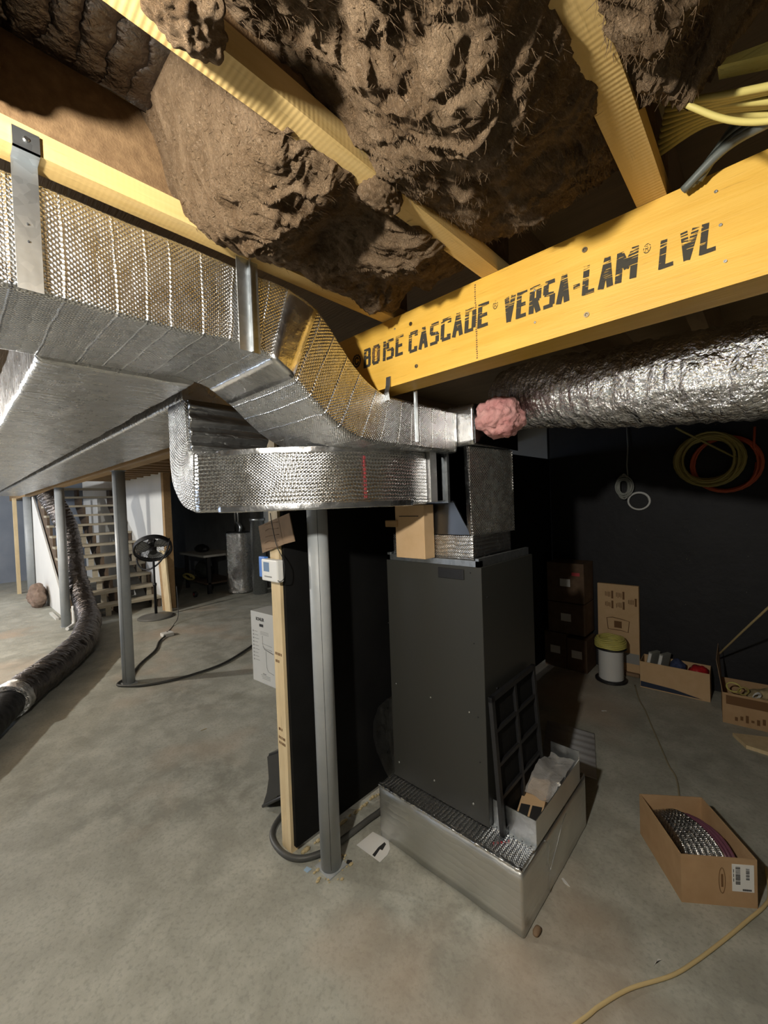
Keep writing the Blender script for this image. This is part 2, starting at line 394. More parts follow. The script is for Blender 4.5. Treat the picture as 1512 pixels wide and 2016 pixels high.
# ------------------------------------------------------------------ joists
def joist(x0, x1, y0, y1, m, name='ceiling_joist'):
    bm = bmesh.new(); n = max(2, int((y1-y0)/.08))
    for i in range(n+1):
        y = y0+(y1-y0)*i/n; e = .0015
        for (x, z) in ((x0, 2.22), (x1, 2.22), (x1, 2.459), (x0, 2.459)):
            bm.verts.new((x+noise.noise(Vector((x, y*4, z)))*e, y, z+(noise.noise(Vector((x, y*3, 5)))*e if z < 2.3 else 0)))
    bm.verts.ensure_lookup_table()
    for i in range(n):
        for k in range(4):
            a = i*4; j = (k+1) % 4; bm.faces.new([bm.verts[q] for q in (a+k, a+j, a+4+j, a+4+k)])
    bm.faces.new([bm.verts[q] for q in (3, 2, 1, 0)]); bm.faces.new([bm.verts[n*4+q] for q in (0, 1, 2, 3)])
    bmesh.ops.recalc_face_normals(bm, faces=bm.faces)
    return obj(name, bm, m)
M_osb_shaded = speck('osb_web_shaded', (.13, .075, .035), (.22, .135, .065), 40, .85, .001)  # brown OSB web, its tone darkened to carry shade on the joist faces
def ijoist(x0, x1, label):
    t = thing('ceiling_joist', label, 'joist'); bm = bmesh.new(); n = 54
    for i in range(n+1):
        y = -3.2+4.34*i/n; e = .0015
        for (x, z) in ((x0, 2.22), (x1, 2.22), (x1, 2.262), (x0, 2.262)):
            bm.verts.new((x+noise.noise(Vector((x, y*4, z)))*e, y, z+noise.noise(Vector((x, y*3, 5)))*e))
    bm.verts.ensure_lookup_table()
    for i in range(n):
        for k in range(4): a = i*4; j = (k+1) % 4; bm.faces.new([bm.verts[q] for q in (a+k, a+j, a+4+j, a+4+k)])
    bm.faces.new([bm.verts[q] for q in (3, 2, 1, 0)]); bm.faces.new([bm.verts[n*4+q] for q in (0, 1, 2, 3)])
    bmesh.ops.recalc_face_normals(bm, faces=bm.faces); obj('bottom_flange', bm, M_joist, t)
    obj('web', B(x0+.014, x1-.014, -3.2, 1.14, 2.2635, 2.42), M_osb_shaded, t); obj('top_flange', B(x0, x1, -3.2, 1.14, 2.421, 2.459), M_joist, t)
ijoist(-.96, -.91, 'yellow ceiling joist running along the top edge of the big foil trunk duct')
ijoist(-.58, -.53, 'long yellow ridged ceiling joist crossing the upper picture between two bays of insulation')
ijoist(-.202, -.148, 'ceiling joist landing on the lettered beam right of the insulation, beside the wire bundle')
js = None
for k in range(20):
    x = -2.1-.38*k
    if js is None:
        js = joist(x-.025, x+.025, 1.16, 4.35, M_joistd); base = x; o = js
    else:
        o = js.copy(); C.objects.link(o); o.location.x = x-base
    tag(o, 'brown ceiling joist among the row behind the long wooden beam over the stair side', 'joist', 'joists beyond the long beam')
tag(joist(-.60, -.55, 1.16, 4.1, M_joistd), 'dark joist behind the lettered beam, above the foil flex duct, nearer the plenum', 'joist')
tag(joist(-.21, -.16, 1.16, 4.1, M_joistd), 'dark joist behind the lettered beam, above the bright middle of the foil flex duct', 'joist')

# LVL beam
GLY = {'B': [(0,0,0,1),(0,1,.75,1),(0,.52,.8,.52),(0,0,.8,0),(.8,.94,.8,.58),(.86,.06,.86,.46)], 'O': [(0,.1,0,.9),(.1,1,.8,1),(.9,.1,.9,.9),(.1,0,.8,0)], 'I': [(.4,0,.4,1)],
 'S': [(.12,1,.85,1),(.02,.9,.02,.6),(.1,.52,.8,.48),(.88,.4,.88,.1),(.05,0,.78,0)], 'E': [(0,0,0,1),(0,1,.85,1),(0,.5,.7,.5),(0,0,.85,0)], 'C': [(0,.12,0,.88),(.12,1,.88,1),(.12,0,.88,0),(.9,1,.9,.86),(.9,0,.9,.14)],
 'A': [(0,0,.42,1),(.46,1,.9,0),(.15,.28,.75,.28)], 'D': [(0,0,0,1),(0,1,.7,1),(0,0,.7,0),(.88,.14,.88,.86)], 'V': [(0,1,.42,0),(.46,0,.9,1)], 'R': [(0,0,0,1),(0,1,.78,1),(0,.48,.78,.48),(.86,.92,.86,.56),(.45,.45,.88,0)],
 'L': [(0,0,0,1),(0,0,.8,0)], 'M': [(0,0,0,1),(.06,.95,.45,.45),(.45,.45,.84,.95),(.9,0,.9,1)], '-': [(.15,.4,.7,.4)]}
def block_text(bm, s, x0, x1, z0, z1, y):
    """heavy stencil capitals made of thick bars on the beam face"""
    adv = {'I': .55, '-': .7, 'M': 1.4}; tot = sum(adv.get(c, 1) for c in s); u = (x1-x0)/tot; x = x0; hh = z1-z0; w_ = hh*.13; n = 0
    for c in s:
        a = adv.get(c, 1)
        for (ax, az, bx, bz) in GLY[c]:
            wd = u*(a*.87 if c != 'I' else .8)-2*w_*.6; p = Vector((x+w_*.6+ax*wd, 0, z0+w_*.6+az*(hh-1.2*w_))); q = Vector((x+w_*.6+bx*wd, 0, z0+w_*.6+bz*(hh-1.2*w_)))
            p.x += (p.z-z0)*.10; q.x += (q.z-z0)*.10
            d = (q-p).normalized(); nn = Vector((-d.z, 0, d.x))*w_*(.75 if abs(d.x) < .5 else .55); e = d*w_*.5; yy = y-.00002*n; n += 1
            vs = [bm.verts.new((v.x, yy, v.z)) for v in (p-e-nn, q+e-nn, q+e+nn, p-e+nn)]; f = bm.faces.new(vs)
        x += u*a
lv = thing('laminated_beam', 'bright yellow laminated beam with black stencilled lettering, screwed on its face', 'beam', (0, 0, 0))
bm = bmesh.new()
for y0, y1 in ((1.05, 1.094), (1.096, 1.15)): box(bm, -1.42, 3.0, y0, y1, 1.995+(0 if y0 < 1.08 else .001), 2.2195)
beam_body = obj('beam_plies', bm, M_lvl, lv)
bm = bmesh.new()
for s, x0, x1, z0, z1 in (('BOISE', -1.062, -.866, 2.088, 2.155), ('CASCADE', -.852, -.555, 2.083, 2.150), ('\u00ae', -.548, -.533, 2.12, 2.142), ('VERSA-LAM', -.518, -.198, 2.072, 2.14), ('\u00ae', -.192, -.178, 2.115, 2.135), ('LVL', -.165, -.062, 2.07, 2.13)):
    off = .03 if len(s) > 1 else 0
    if len(s) > 1: block_text(bm, s, x0, x1, z0, z1, 1.0494)
    else: merge(bm, text_bm(s, x1-x0, z1-z0, frame((x0, 1.0497, z0), (1, 0, 0), (0, 0, 1)), off, .0006, .12))
merge(bm, lathe([(.016, 0), (.016, .0006)], 20, ctr=(0, 0, 0)) if False else text_bm('\u00a9', .045, .05, frame((-1.12, 1.0497, 2.10), (1, 0, 0), (0, 0, 1)), .02, .0006))
obj('stencil_lettering', bm, M_sten, lv)
bm = bmesh.new()
for k in range(14): box(bm, .005+k*.0042, .0075+k*.0042, 1.0492, 1.0498, 2.06+.012*math.sin(k*.9), 2.12+.012*math.cos(k))
obj('stamp_mark', bm, M_sten, lv)
bm = bmesh.new()
for k in range(34): box(bm, -.6045+random.random()*.002, -.6005+random.random()*.002, 1.0492, 1.0498, 2.002+k*.0062, 2.002+k*.0062+.0035)
obj('pencil_line', bm, M_inkb, lv)
def screw(x, z, r, m, nm='screw'):
    bm = bmesh.new(); c = Vector((x, 1.0485, z))
    rg = []
    for rr, yy in ((r, 1.05), (r, 1.0475), (r*.55, 1.0475), (r*.4, 1.049), (r*.05, 1.049)):
        rg.append([bm.verts.new((x+rr*math.cos(a*math.pi/6), yy, z+rr*math.sin(a*math.pi/6))) for a in range(12)])
    for a, b in zip(rg, rg[1:]):
        for k in range(12): bm.faces.new((a[k], b[k], b[(k+1) % 12], a[(k+1) % 12]))
    bm.faces.new(rg[-1]); obj(nm, bm, m, lv)
for x, z in ((-.838, 2.176), (-.821, 2.036), (-.309, 2.177), (-.309, 2.026)): screw(x, z, .0062, M_bronze)
for x, z in ((-.906, 2.181), (-.43, 2.128), (-.74, 2.116), (-.069, 2.182), (-.063, 2.115), (-.057, 2.043), (-.432, 2.048)): screw(x, z, .003, M_steel, 'nail')
bm = bmesh.new()
for k, (rx, rz) in enumerate(((.016, .026), (.011, .019), (.006, .011))):
    p = [Vector((-1.0+rx*1.1*math.cos(a*math.pi/12), 1.0498-.0002*k, 2.125+rz*math.sin(a*math.pi/12))) for a in range(24)]
    tube(p, .0011, 4, bm, closed=True)
obj('wood_knot', bm, mat('knot_brown', (.38, .17, .03), .7), lv)
lb = tag(obj('wooden_beam', B(-13.6, -1.425, 1.05, 1.15, 1.995, 2.2195), M_beam), 'long brown wooden beam resting on the grey posts of the stair side', 'beam')

# ------------------------------------------------------------------ steel posts
def post(x, y, r, label, seam=True):
    t = thing('steel_post', label, 'post', (x, y, 0))
    bm = lathe([(r, .006), (r, 1.99)], 32); obj('column_pipe', bm, M_post, t)
    obj('base_plate', B(-r*1.15, r*1.15, -r*1.1, r*1.1, 0, .006), M_post, t)
    obj('cap_plate', B(-r*1.3, r*1.3, -.05, .05, 1.988, 1.9945), M_post, t)
    if seam:
        a = math.radians(-38); bm = bmesh.new()
        tube([Vector(((r+.0002)*math.cos(a+.02*noise.noise(Vector((0, 0, z*3)))), (r+.0002)*math.sin(a), z)) for z in [i*.05+.02 for i in range(39)]], .0009, 5, bm)
        obj('weld_seam', bm, M_ink, t)
    return t
post(-1.437, 1.10, .045, 'grey steel post in the foreground standing just right of the pale stud')
post(-4.41, 1.10, .052, 'grey steel post with a dark cable round its foot, left of the floor fan')
post(-7.39, 1.10, .058, 'grey steel post right beside the hanging dark flex duct', False)
post(-10.9, 1.10, .065, 'farthest grey steel post, beside the end of the white stair wall', False)
# crumbs at the near post
bm = bmesh.new()
for k in range(26):
    a = random.random()*6.28; d = .058+random.random()*.035; s = .003+random.random()*.006
    c = Vector((-1.437+d*math.cos(a), 1.10+d*math.sin(a), s*.5)); bmesh.ops.create_icosphere(bm, subdivisions=1, radius=s, matrix=Matrix.Translation(c) @ Matrix.Diagonal((1, 1.4, .6, 1)))
o = tag(obj('plaster_crumbs', bm, M_chips), 'pale plaster crumbs scattered round the foot of the near grey post', 'debris'); o['kind'] = 'stuff'

# ------------------------------------------------------------------ ducts
MAIN_X0, MAIN_X1 = -1.33, -.95
tr = thing('trunk_duct', 'large foil wrapped trunk duct bending down beneath the yellow beam to the plenum', 'duct')
prof = [(-2.4, 2.2, -2.4, 2.0), (-.6, 2.2, -.6, 2.0), (.3, 2.2, .3, 2.0), (.52, 2.2, .5, 2.01), (.66, 2.197, .60, 1.995), (.76, 2.17, .665, 1.955), (.84, 2.10, .735, 1.895), (.91, 2.035, .81, 1.845), (.98, 1.99, .89, 1.812), (1.06, 1.97, 1.0, 1.80), (1.2, 1.97, 1.18, 1.80), (1.47, 1.97, 1.47, 1.80)]
secs = [[(MAIN_X0, yb, zb), (MAIN_X1, yb, zb), (MAIN_X1, yt, zt), (MAIN_X0, yt, zt)] for yt, zt, yb, zb in prof]
obj('foil_wrap', duct(secs, .02, .012, .0035, 8, .02), M_trunk, tr)
# foil tape band around the knee
bm = bmesh.new()
def band(secs, i0, i1, grow, t):
    S = []
    for s in (secs[i0], secs[i1]):
        c = sum((Vector(p) for p in s), Vector())/4; S.append([Vector(p)+(Vector(p)-c).normalized()*grow for p in s])
    return duct(S, .02, .014, .001, 20, .03)
obj('tape_band', band(secs, 4, 5, .004, 0), M_smooth, tr)
tag(obj('branch_duct', duct([rect_x(x, .17, .555, 1.998, 2.195) for x in (-1.334, -1.6, -2.5, -4, -6, -8, -10.5)], .03, .014, .004, 7, .02, sm=False), M_soft),
    'flat foil wrapped duct running to the far left from the side of the trunk duct', 'duct')
# second run with drop elbow and flat sweeping elbow
rd = thing('sweeping_duct', 'shiny foil duct with drop elbow curving round the near post into the plenum', 'duct')
obj('far_run', duct([rect_x(x, .60, .975, 1.998, 2.195) for x in (-1.55, -2.2, -4, -6, -8, -10.5)], .03, .014, .003, 7, .02, sm=False), M_soft, rd)
# drop elbow: cheek at y=.60
x_in, x_out = -1.53, -1.70
el = [[(x_out, .6, 2.0), (x_in, .6, 2.0), (x_in, .93, 2.0), (x_out, .93, 2.0)],
      [(x_out, .6, 1.90), (x_in, .6, 1.92), (x_in, .93, 1.92), (x_out, .93, 1.90)],
      [(x_out, .6, 1.78), (x_in+.003, .6, 1.84), (x_in+.003, .91, 1.84), (x_out, .91, 1.78)],
      [(-1.675, .6, 1.69), (-1.515, .6, 1.815), (-1.515, .90, 1.815), (-1.675, .9, 1.69)],
      [(-1.60, .6, 1.62), (-1.495, .6, 1.805), (-1.495, .89, 1.805), (-1.60, .89, 1.62)],
      [(-1.49, .602, 1.59), (-1.48, .602, 1.802), (-1.48, .885, 1.802), (-1.49, .885, 1.59)]]
obj('drop_elbow', duct(el, .012, .008, .0012, 14, .018), M_bub, rd)
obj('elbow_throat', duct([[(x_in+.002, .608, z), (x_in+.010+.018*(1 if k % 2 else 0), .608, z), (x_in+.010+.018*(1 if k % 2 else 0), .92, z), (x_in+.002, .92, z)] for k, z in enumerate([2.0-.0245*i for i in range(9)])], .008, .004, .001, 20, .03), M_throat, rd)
cx, cy, Ro, Ri = -1.69, 1.27, .67, .365
secs2 = [[(-1.485, .603, 1.59), (-1.485, .603, 1.802), (-1.485, .885, 1.802), (-1.485, .885, 1.59)]]
for a in (-62, -50, -38, -26, -14, -4, 0):
    an = math.radians(a); c, s = math.cos(an), math.sin(an)
    secs2.append([(cx+Ro*c, cy+Ro*s, 1.59), (cx+Ro*c, cy+Ro*s, 1.802), (cx+Ri*c, cy+Ri*s, 1.802), (cx+Ri*c, cy+Ri*s, 1.59)])
secs2.append([(cx+Ro, 1.345, 1.59), (cx+Ro, 1.345, 1.802), (cx+Ri, 1.345, 1.802), (cx+Ri, 1.345, 1.59)])
obj('sweep_elbow', duct(secs2, .012, .009, .0018, 12, .014), foil('foil_sweep', .010,   .0008, .0135, .0022, .0012, .16, (.82, .82, .82), ribaxis=1), rd)
# red lettered strip on the curved face, and cut tape edges
an = math.radians(-21); c, s = math.cos(an), math.sin(an)
Mx = frame((cx+(Ro+.0035)*c, cy+(Ro+.0035)*s, 1.62), (-s, c, 0), (0, 0, 1))
bm = bmesh.new()
for k in range(11): merge(bm, text_bm(random.choice(['E', 'H', 'B', '8', 'R']), .010, .011, Mx @ Matrix.Translation((0, k*.0142, 0)), .01, .0004))
obj('red_print', bm, M_redp, rd)
obj('seam_tape', duct([[(cx+(Ro+.006)*math.cos(math.radians(a)), cy+(Ro+.006)*math.sin(math.radians(a)), 1.588), (cx+(Ro+.006)*math.cos(math.radians(a)), cy+(Ro+.006)*math.sin(math.radians(a)), 1.612), (cx+(Ro-.004)*math.cos(math.radians(a)), cy+(Ro-.004)*math.sin(math.radians(a)), 1.612), (cx+(Ro-.004)*math.cos(math.radians(a)), cy+(Ro-.004)*math.sin(math.radians(a)), 1.586)] for a in range(-66, 4, 8)], .012, .002, .0012, 30, .01), M_smooth, rd)
obj('seam_tape', duct([[(cx+(Ro+.004)*math.cos(math.radians(a)), cy+(Ro+.004)*math.sin(math.radians(a)), 1.785), (cx+(Ro+.004)*math.cos(math.radians(a)), cy+(Ro+.004)*math.sin(math.radians(a)), 1.806), (cx+(Ro-.02)*math.cos(math.radians(a)), cy+(Ro-.02)*math.sin(math.radians(a)), 1.806), (cx+(Ro-.02)*math.cos(math.radians(a)), cy+(Ro-.02)*math.sin(math.radians(a)), 1.785)] for a in range(-66, 4, 8)], .012, .002, .0016, 30, .01), M_smooth, rd)

# furnace --------------------------------------------------------------------
fu = thing('furnace', 'tall dark grey furnace cabinet standing on the foil return box', 'furnace', (-1.11, 1.7, .256))
def L(p, o=(-1.11, 1.7, .256)): return tuple(a-b for a, b in zip(p, o))
def BL(x0, x1, y0, y1, z0, z1, o=(-1.11, 1.7, .256), bev=0, bm=None): return box(bm or bmesh.new(), x0-o[0], x1-o[0], y0-o[1], y1-o[1], z0-o[2], z1-o[2], bev=bev)
obj('cabinet', BL(-1.37, -.85, 1.46, 1.95, .257, 1.325, bev=.003), M_furn, fu)
obj('handle_recess', BL(-1.06, -.93, 1.455, 1.461, 1.268, 1.312, bev=.002), M_furnd, fu)
bm = bmesh.new()
for a in ((-1.362, -.86, 1.46, 1.492, 1.326, 1.35), (-.875, -.86, 1.46, 1.93, 1.326, 1.36), (-1.362, -1.345, 1.46, 1.93, 1.326, 1.36)): BL(*a, bm=bm)
obj('top_flange', bm, M_galv, fu)
def fscrew(x, z, r=.0042, m=M_steel, side=False):
    o = obj('screw', lathe([(r, 0), (r*.9, .002), (r*.4, .0032)], 10), m, fu)
    o.location = L((x, 1.4598, z)) if not side else L((-.8498, x, z)); o.rotation_euler = (math.radians(90), 0, 0) if not side else (0, math.radians(90), 0)
def onf(px, py): p = GY(px, py, 1.46); return p.x, p.z
for q in ((780, 1346), (848, 1373), (924, 1402)): fscrew(*onf(*q))
for q in ((786, 1500), (855, 1536), (932, 1582)): fscrew(*onf(*q), .0052)
for q in ((926, 1128), (933, 1267), (941, 1412), (945, 1501), (765, 1226)): fscrew(*onf(*q), .0028, M_furnd)
fscrew(1.56, .80, .006, M_furnd, True); fscrew(1.50, 1.20, .003, M_furnd, True)
# return plenum box
X0, X1, Y0, Y1, ZP = -1.388, -.667, 1.362, 2.065, .255
pb = thing('return_plenum', 'low foil wrapped return box on the floor carrying the furnace', 'duct box', (-1.03, 1.71, 0))
def PB(x0, x1, y0, y1, z0, z1, **k): return box(bmesh.new(), x0+1.03, x1+1.03, y0-1.71, y1-1.71, z0, z1, **k)
bm = duct([[Vector(p)-Vector((-1.03, 1.71, 0)) for p in rect_z(z, X0, X1, Y0, Y1)] for z in (.006, .12, ZP-.008)], .03, .012, .0022, 6, .025, sm=False)
obj('foil_sides', bm, M_matte, pb)
bm = duct([[Vector(p)-Vector((-1.03, 1.71, 0)) for p in rect_y(y, X0+.004, X1-.004, ZP-.02, ZP)] for y in (Y0+.004, 1.6, Y1-.004)], .015, .004, .0015, 16, .015, sm=False)
obj('foil_top', bm, foil('foil_top', .011, .0012, .018, .0022, .002, .24, ribaxis=1), pb)
bm = duct([[Vector((x+1.03, Y0-1.71-.004, ZP-.006)), Vector((x+1.03, Y0-1.71+.012, ZP-.006)), Vector((x+1.03, Y0-1.71+.012, ZP+.004)), Vector((x+1.03, Y0-1.71-.004, ZP+.004))] for x in (X0, -1.1, X1)], .006, .002, .004, 60, .006)
obj('torn_tape_edge', bm, M_smooth, pb)
bm = bmesh.new()
for k in range(5): merge(bm, text_bm('FOIL'[k % 4], .008, .010, frame((-.80+1.03+k*.010, 1.40-1.71+k*.012, ZP+.003), (.7, .7, 0), (-.7, .7, 0)), .01, .0004))
obj('red_print', bm, M_redp, pb)
bm = bmesh.new(); tube(catmull([Vector((X1+1.03+.0035, y-1.71, z)) for y, z in ((1.56, .245), (1.60, .2), (1.585, .14), (1.60, .09), (1.59, .02))], 6), .0012, 5, bm); tube(catmull([Vector((X1+1.03+.0035, y-1.71, z)) for y, z in ((1.6, .09), (1.68, .15), (1.74, .2), (1.79, .22))], 6), .001, 5, bm)
obj('foil_crease', bm, M_galv, pb)
# filter rack: three sheet metal plates
fr = thing('filter_rack', 'bare galvanized filter rack holding boxes beside the dark furnace', 'metal tray', (-.76, 1.72, ZP))
def FR(x0, x1, y0, y1, z0, z1, bm=None): return box(bm or bmesh.new(), x0+.76, x1+.76, y0-1.72, y1-1.72, z0-ZP, z1-ZP)
bm = FR(-.848, -.668, 1.493, 1.496, .256, .362); FR(-.848, -.668, 1.478, 1.496, .256, .258, bm); obj('front_plate', bm, M_galv, fr)
bm = FR(-.670, -.667, 1.496, 1.985, .256, .362); FR(-.700, -.667, 1.496, 1.985, .256, .258, bm); obj('side_plate', bm, M_matte, fr)
obj('back_plate', FR(-.80, -.668, 1.984, 1.987, .256, .40), M_galv, fr)
for k in range(5): obj('screw', lathe([(.0024, 0), (.0024, .0012)], 8, ctr=(-.83+.036*k+.76, 1.4855-1.72, .2582-ZP)), M_furnd, fr)
# contents of the rack
pk = thing('packaging_box', 'orange brown carton with black labels inside the galvanized rack', 'box', (-.745, 1.66, .285)); pk.rotation_euler = (math.radians(4), math.radians(-8), math.radians(12))
obj('carton', B(-.05, .05, -.13, .13, -.02, .035, bev=.002), M_cardl, pk)
obj('black_label', B(-.042, -.004, -.126, -.04, .035, .0356), M_ink, pk); obj('black_label', B(.004, .044, -.126, -.04, .035, .0356), M_ink, pk)
bm = bmesh.new()
for i in range(14):
    for j in range(16):
        u, v = i/13, j/15; x = -.79+u*.11; y = 1.66+v*.30
        bm.verts.new((x, y, .325+.05*math.sin(math.pi*min(1, v*1.1))*(1-u*.7)+.03*v+.018*noise.noise(Vector((x*14, y*14, 2)))+.01*noise.noise(Vector((x*40, y*40, 2)))))
bm.verts.ensure_lookup_table()
for i in range(13):
    for j in range(15): f = bm.faces.new([bm.verts[q] for q in (i*16+j, i*16+j+1, i*16+17+j, i*16+16+j)]); f.smooth = True
bmesh.ops.solidify(bm, geom=bm.faces, thickness=.001)
tag(obj('plastic_bag', bm, M_clear), 'crumpled clear plastic bag lying over the carton in the galvanized rack', 'bag')
bm = B(-.03, .03, -.05, .05, 0, .03, bev=.006)
o = tag(obj('bubble_wrap', bm, M_bub, loc=(-.715, 1.855, .315)), 'small patch of silver bubble foil at the back of the galvanized rack', 'foil'); o.rotation_euler = (.2, -.4, .1)
# leaning black slatted grille
gr = thing('slotted_panel', 'black plastic gridded panel leaning against the right side of the furnace', 'panel', (-.80, 1.66, .262))
gr.rotation_euler = (0, math.radians(-3.5), math.radians(1))
W2, Hh = .43, .55
bm = bmesh.new(); y0 = -.215
for a in ((0, .018, y0, y0+W2, 0, .022), (0, .018, y0, y0+W2, Hh-.022, Hh), (0, .018, y0, y0+.024, 0, Hh), (0, .018, y0+W2-.022, y0+W2, 0, Hh), (.002, .016, -.008, .012, 0, Hh)): box(bm, *a, bev=.002)
obj('outer_frame', bm, M_furnd, gr)
bm = bmesh.new()
for z in (.135, .265, .40): box(bm, .002, .015, y0+.02, y0+W2-.02, z, z+.015, bev=.001)
obj('cross_bars', bm, M_furnd, gr); obj('filter_mesh', B(.001, .004, y0+.01, y0+W2-.01, .01, Hh-.01), M_panel, gr)
# foil boot left of the furnace
pts = [(-1.385, .60), (-1.46, .585), (-1.53, .52), (-1.575, .42), (-1.578, .34), (-1.555, .27), (-1.50, .19), (-1.44, .13), (-1.40, .10), (-1.395, .262), (-1.385, .262)]
bm = prism([Vector((x, 1.52, z)) for x, z in pts], (0, .34, 0))
bmesh.ops.bevel(bm, geom=[e for e in bm.edges], offset=.006, segments=2, affect='EDGES')
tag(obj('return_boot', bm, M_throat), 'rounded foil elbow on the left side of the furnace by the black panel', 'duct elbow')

# supply plenum ---------------------------------------------------------------
sp = thing('supply_plenum', 'tall foil and sheet metal plenum on top of the furnace', 'duct box', (-1.11, 1.67, 1.327))
o_ = (-1.11, 1.67, 1.327)
def dl(secs): return [[Vector(p)-Vector(o_) for p in s] for s in secs]
obj('lower_band', duct(dl([rect_z(z, -1.335, -.892, 1.475, 1.815) for z in (1.352, 1.40, 1.452)]), .01, .005, .0015, 20, .014, sm=False), M_bubrib, sp)
obj('side_wrap', duct(dl([[(-.905, 1.485, z), (-.893+(.0 if z < 1.5 else -.008), 1.478, z), (-.868, 1.81, z), (-.90, 1.815, z)] for z in (1.452, 1.55, 1.70, 1.822)]), .012, .004, .0018, 14, .02, sm=False), M_bub, sp)
# galvanised front with tapered gores
bm = bmesh.new()
P_ = lambda *a: Vector(a)-Vector(o_)
for q in ([(-1.33, 1.50, 1.455), (-.905, 1.50, 1.455), (-.905, 1.50, 1.82), (-1.33, 1.50, 1.82)],):
    a = [bm.verts.new(P_(*p)) for p in q]; bm.faces.new(a)
bmesh.ops.solidify(bm, geom=bm.faces, thickness=-.003)
obj('front_sheet', bm, M_galv, sp)
obj('gore_panel', prism([P_(-.99, 1.485, 1.60), P_(-1.30, 1.485, 1.60), P_(-1.30, 1.478, 1.455), P_(-.905, 1.478, 1.455)], (0, .012, 0)), mat('sheet_steel_gore', (.20, .205, .21), .3, 1), sp)
obj('corner_strip', prism([P_(-.925, 1.488, 1.455), P_(-.900, 1.472, 1.455), P_(-.905, 1.472, 1.825), P_(-.93, 1.488, 1.825)], (0, .008, 0)), M_smooth, sp)
obj('back_shell', box(bmesh.new(), -1.33+1.11, -.905+1.11, 1.503-1.67, 1.80-1.67, 1.455-1.327, 1.82-1.327), M_galv, sp)
obj('top_section', duct(dl([rect_z(z, -1.335, -.872, 1.472, 1.80) for z in (1.826, 1.90, 1.992)]), .02, .01, .0015, 14, .02, sm=False), M_smooth, sp)
obj('upper_flap', prism([P_(-.868, 1.475, 1.99), P_(-.868, 1.86, 1.99), P_(-.868, 1.86, 1.825), P_(-.868, 1.475, 1.83)], (.003, 0, 0)), mat('sheet_steel_dark', (.16, .165, .17), .2, 1), sp)
# duct collar between the sweeping duct and plenum
cl = thing('duct_collar', 'dark sheet metal collar joining the sweeping foil duct to the plenum front', 'collar', (-1.17, 1.41, 1.7))
obj('collar_sleeve', box(bmesh.new(), -.153, .165, -.062, .06, -.098, .098), mat('sheet_steel_dark_reflection', (.10, .105, .11), .12, 1), cl)  # dark reflections on the sleeve are put into its base colour
obj('collar_flange', box(bmesh.new(), -.157, .178, .042, .058, -.108, .108), M_galv, cl)
obj('foil_cuff', box(bmesh.new(), -.157, .169, -.064, -.02, -.104, .104), foil('foil_cuff', .010, .001, 0, 0, .003, .3, (.5, .5, .5)), cl)
# cardboard piece in front of the plenum
cb = thing('hanging_carton', 'tan cardboard carton standing on the furnace top below the metal collar', 'box', (-1.16, 1.43, 1.352))
obj('carton', B(-.085, .08, -.035, .035, 0, .235, bev=.002), M_cardl, cb)
obj('slot_cut', B(-.06, .05, -.0362, -.0352, .185, .188), M_ink, cb)
tag(obj('metal_clip', B(-1.30, -1.23, 1.385, 1.415, 1.49, 1.52, bev=.003), M_beam), 'small brown block sticking out left of the tan carton', 'bracket')

# foil flex duct behind the beam
def flexr(base, amp, sc):
    def f(i, t, a): return base + amp*noise.noise(Vector((i*sc, math.cos(a)*1.6, math.sin(a)*1.6)))+amp*.6*noise.noise(Vector((i*sc*2.7, math.cos(a)*3, math.sin(a)*3+5)))
    return f
path = catmull([(-.86, 1.80, 2.05), (-.76, 1.76, 2.045), (-.62, 1.69, 2.02), (-.4, 1.62, 1.975), (0, 1.52, 1.925), (.5, 1.5, 1.93), (1.4, 1.5, 1.95), (3.0, 1.5, 1.95)], 34)
tag(obj('flexible_duct', tube(path, flexr(.135, .009, .8), 64), M_flex), 'crinkled silver flexible duct running right behind the lettered beam', 'flex duct')
# pink insulation lump
def lump(name, c, rx, ry, rz, amp, m, label, cat, seed=0, sub=5, f=1.0):
    bm = bmesh.new(); bmesh.ops.create_icosphere(bm, subdivisions=sub, radius=1)
    for v in bm.verts:
        d = v.co.normalized(); q = Vector((d.x*rx, d.y*ry, d.z*rz))
        n = noise.noise(q*18*f+Vector((seed,)*3))+.6*abs(noise.noise(q*38*f+Vector((seed+3,)*3)))+.3*noise.noise(q*90*f)
        v.co = Vector(c)+q*(1+0)+d*amp*n
    for f_ in bm.faces: f_.smooth = True
    return tag(obj(name, bm, m), label, cat)
lump('insulation_tuft', (-.775, 1.52, 1.925), .085, .11, .078, .022, M_pink, 'tuft of pink insulation stuffed between plenum and flexible duct under the beam', 'insulation', 3)

# ------------------------------------------------------------------ hanger straps
def strap(name, label, bm, extra=None, m=None):
    t = thing(name, label, 'strap'); obj('metal_strip', bm, m or M_galv, t)
    if extra: obj('screw_head', extra, M_steel, t)
    return t
def sc_x(x, y, z, r=.005):
    bm = lathe([(r, 0), (r*.7, .003)], 10); bmesh.ops.transform(bm, matrix=Matrix.Translation((x, y, z)) @ Matrix.Rotation(math.radians(90), 4, 'Y'), verts=bm.verts); return bm
bm = box(bmesh.new(), -.9445, -.942, .098, .134, 2.0, 2.23); box(bm, -.9445, -.9045, .098, .134, 2.228, 2.2305) if False else None
bm = box(bmesh.new(), -.9085, -.906, .098, .134, 2.215, 2.245, bm=None) if False else B(-.941, -.938, .098, .134, 1.995, 2.219)
box(bm, -.941, -.905, .098, .134, 2.2165, 2.219); box(bm, -.908, -.905, .098, .134, 2.2165, 2.25)
ex = sc_x(-.905, .116, 2.235)
sv = strap('hanger_strap', 'wide galvanized strap over the trunk duct near the left picture edge', bm, ex)
for zz in (2.11, 2.08): obj('screw_hole', sc_x(-.938, .116, zz, .002), M_ink, sv)
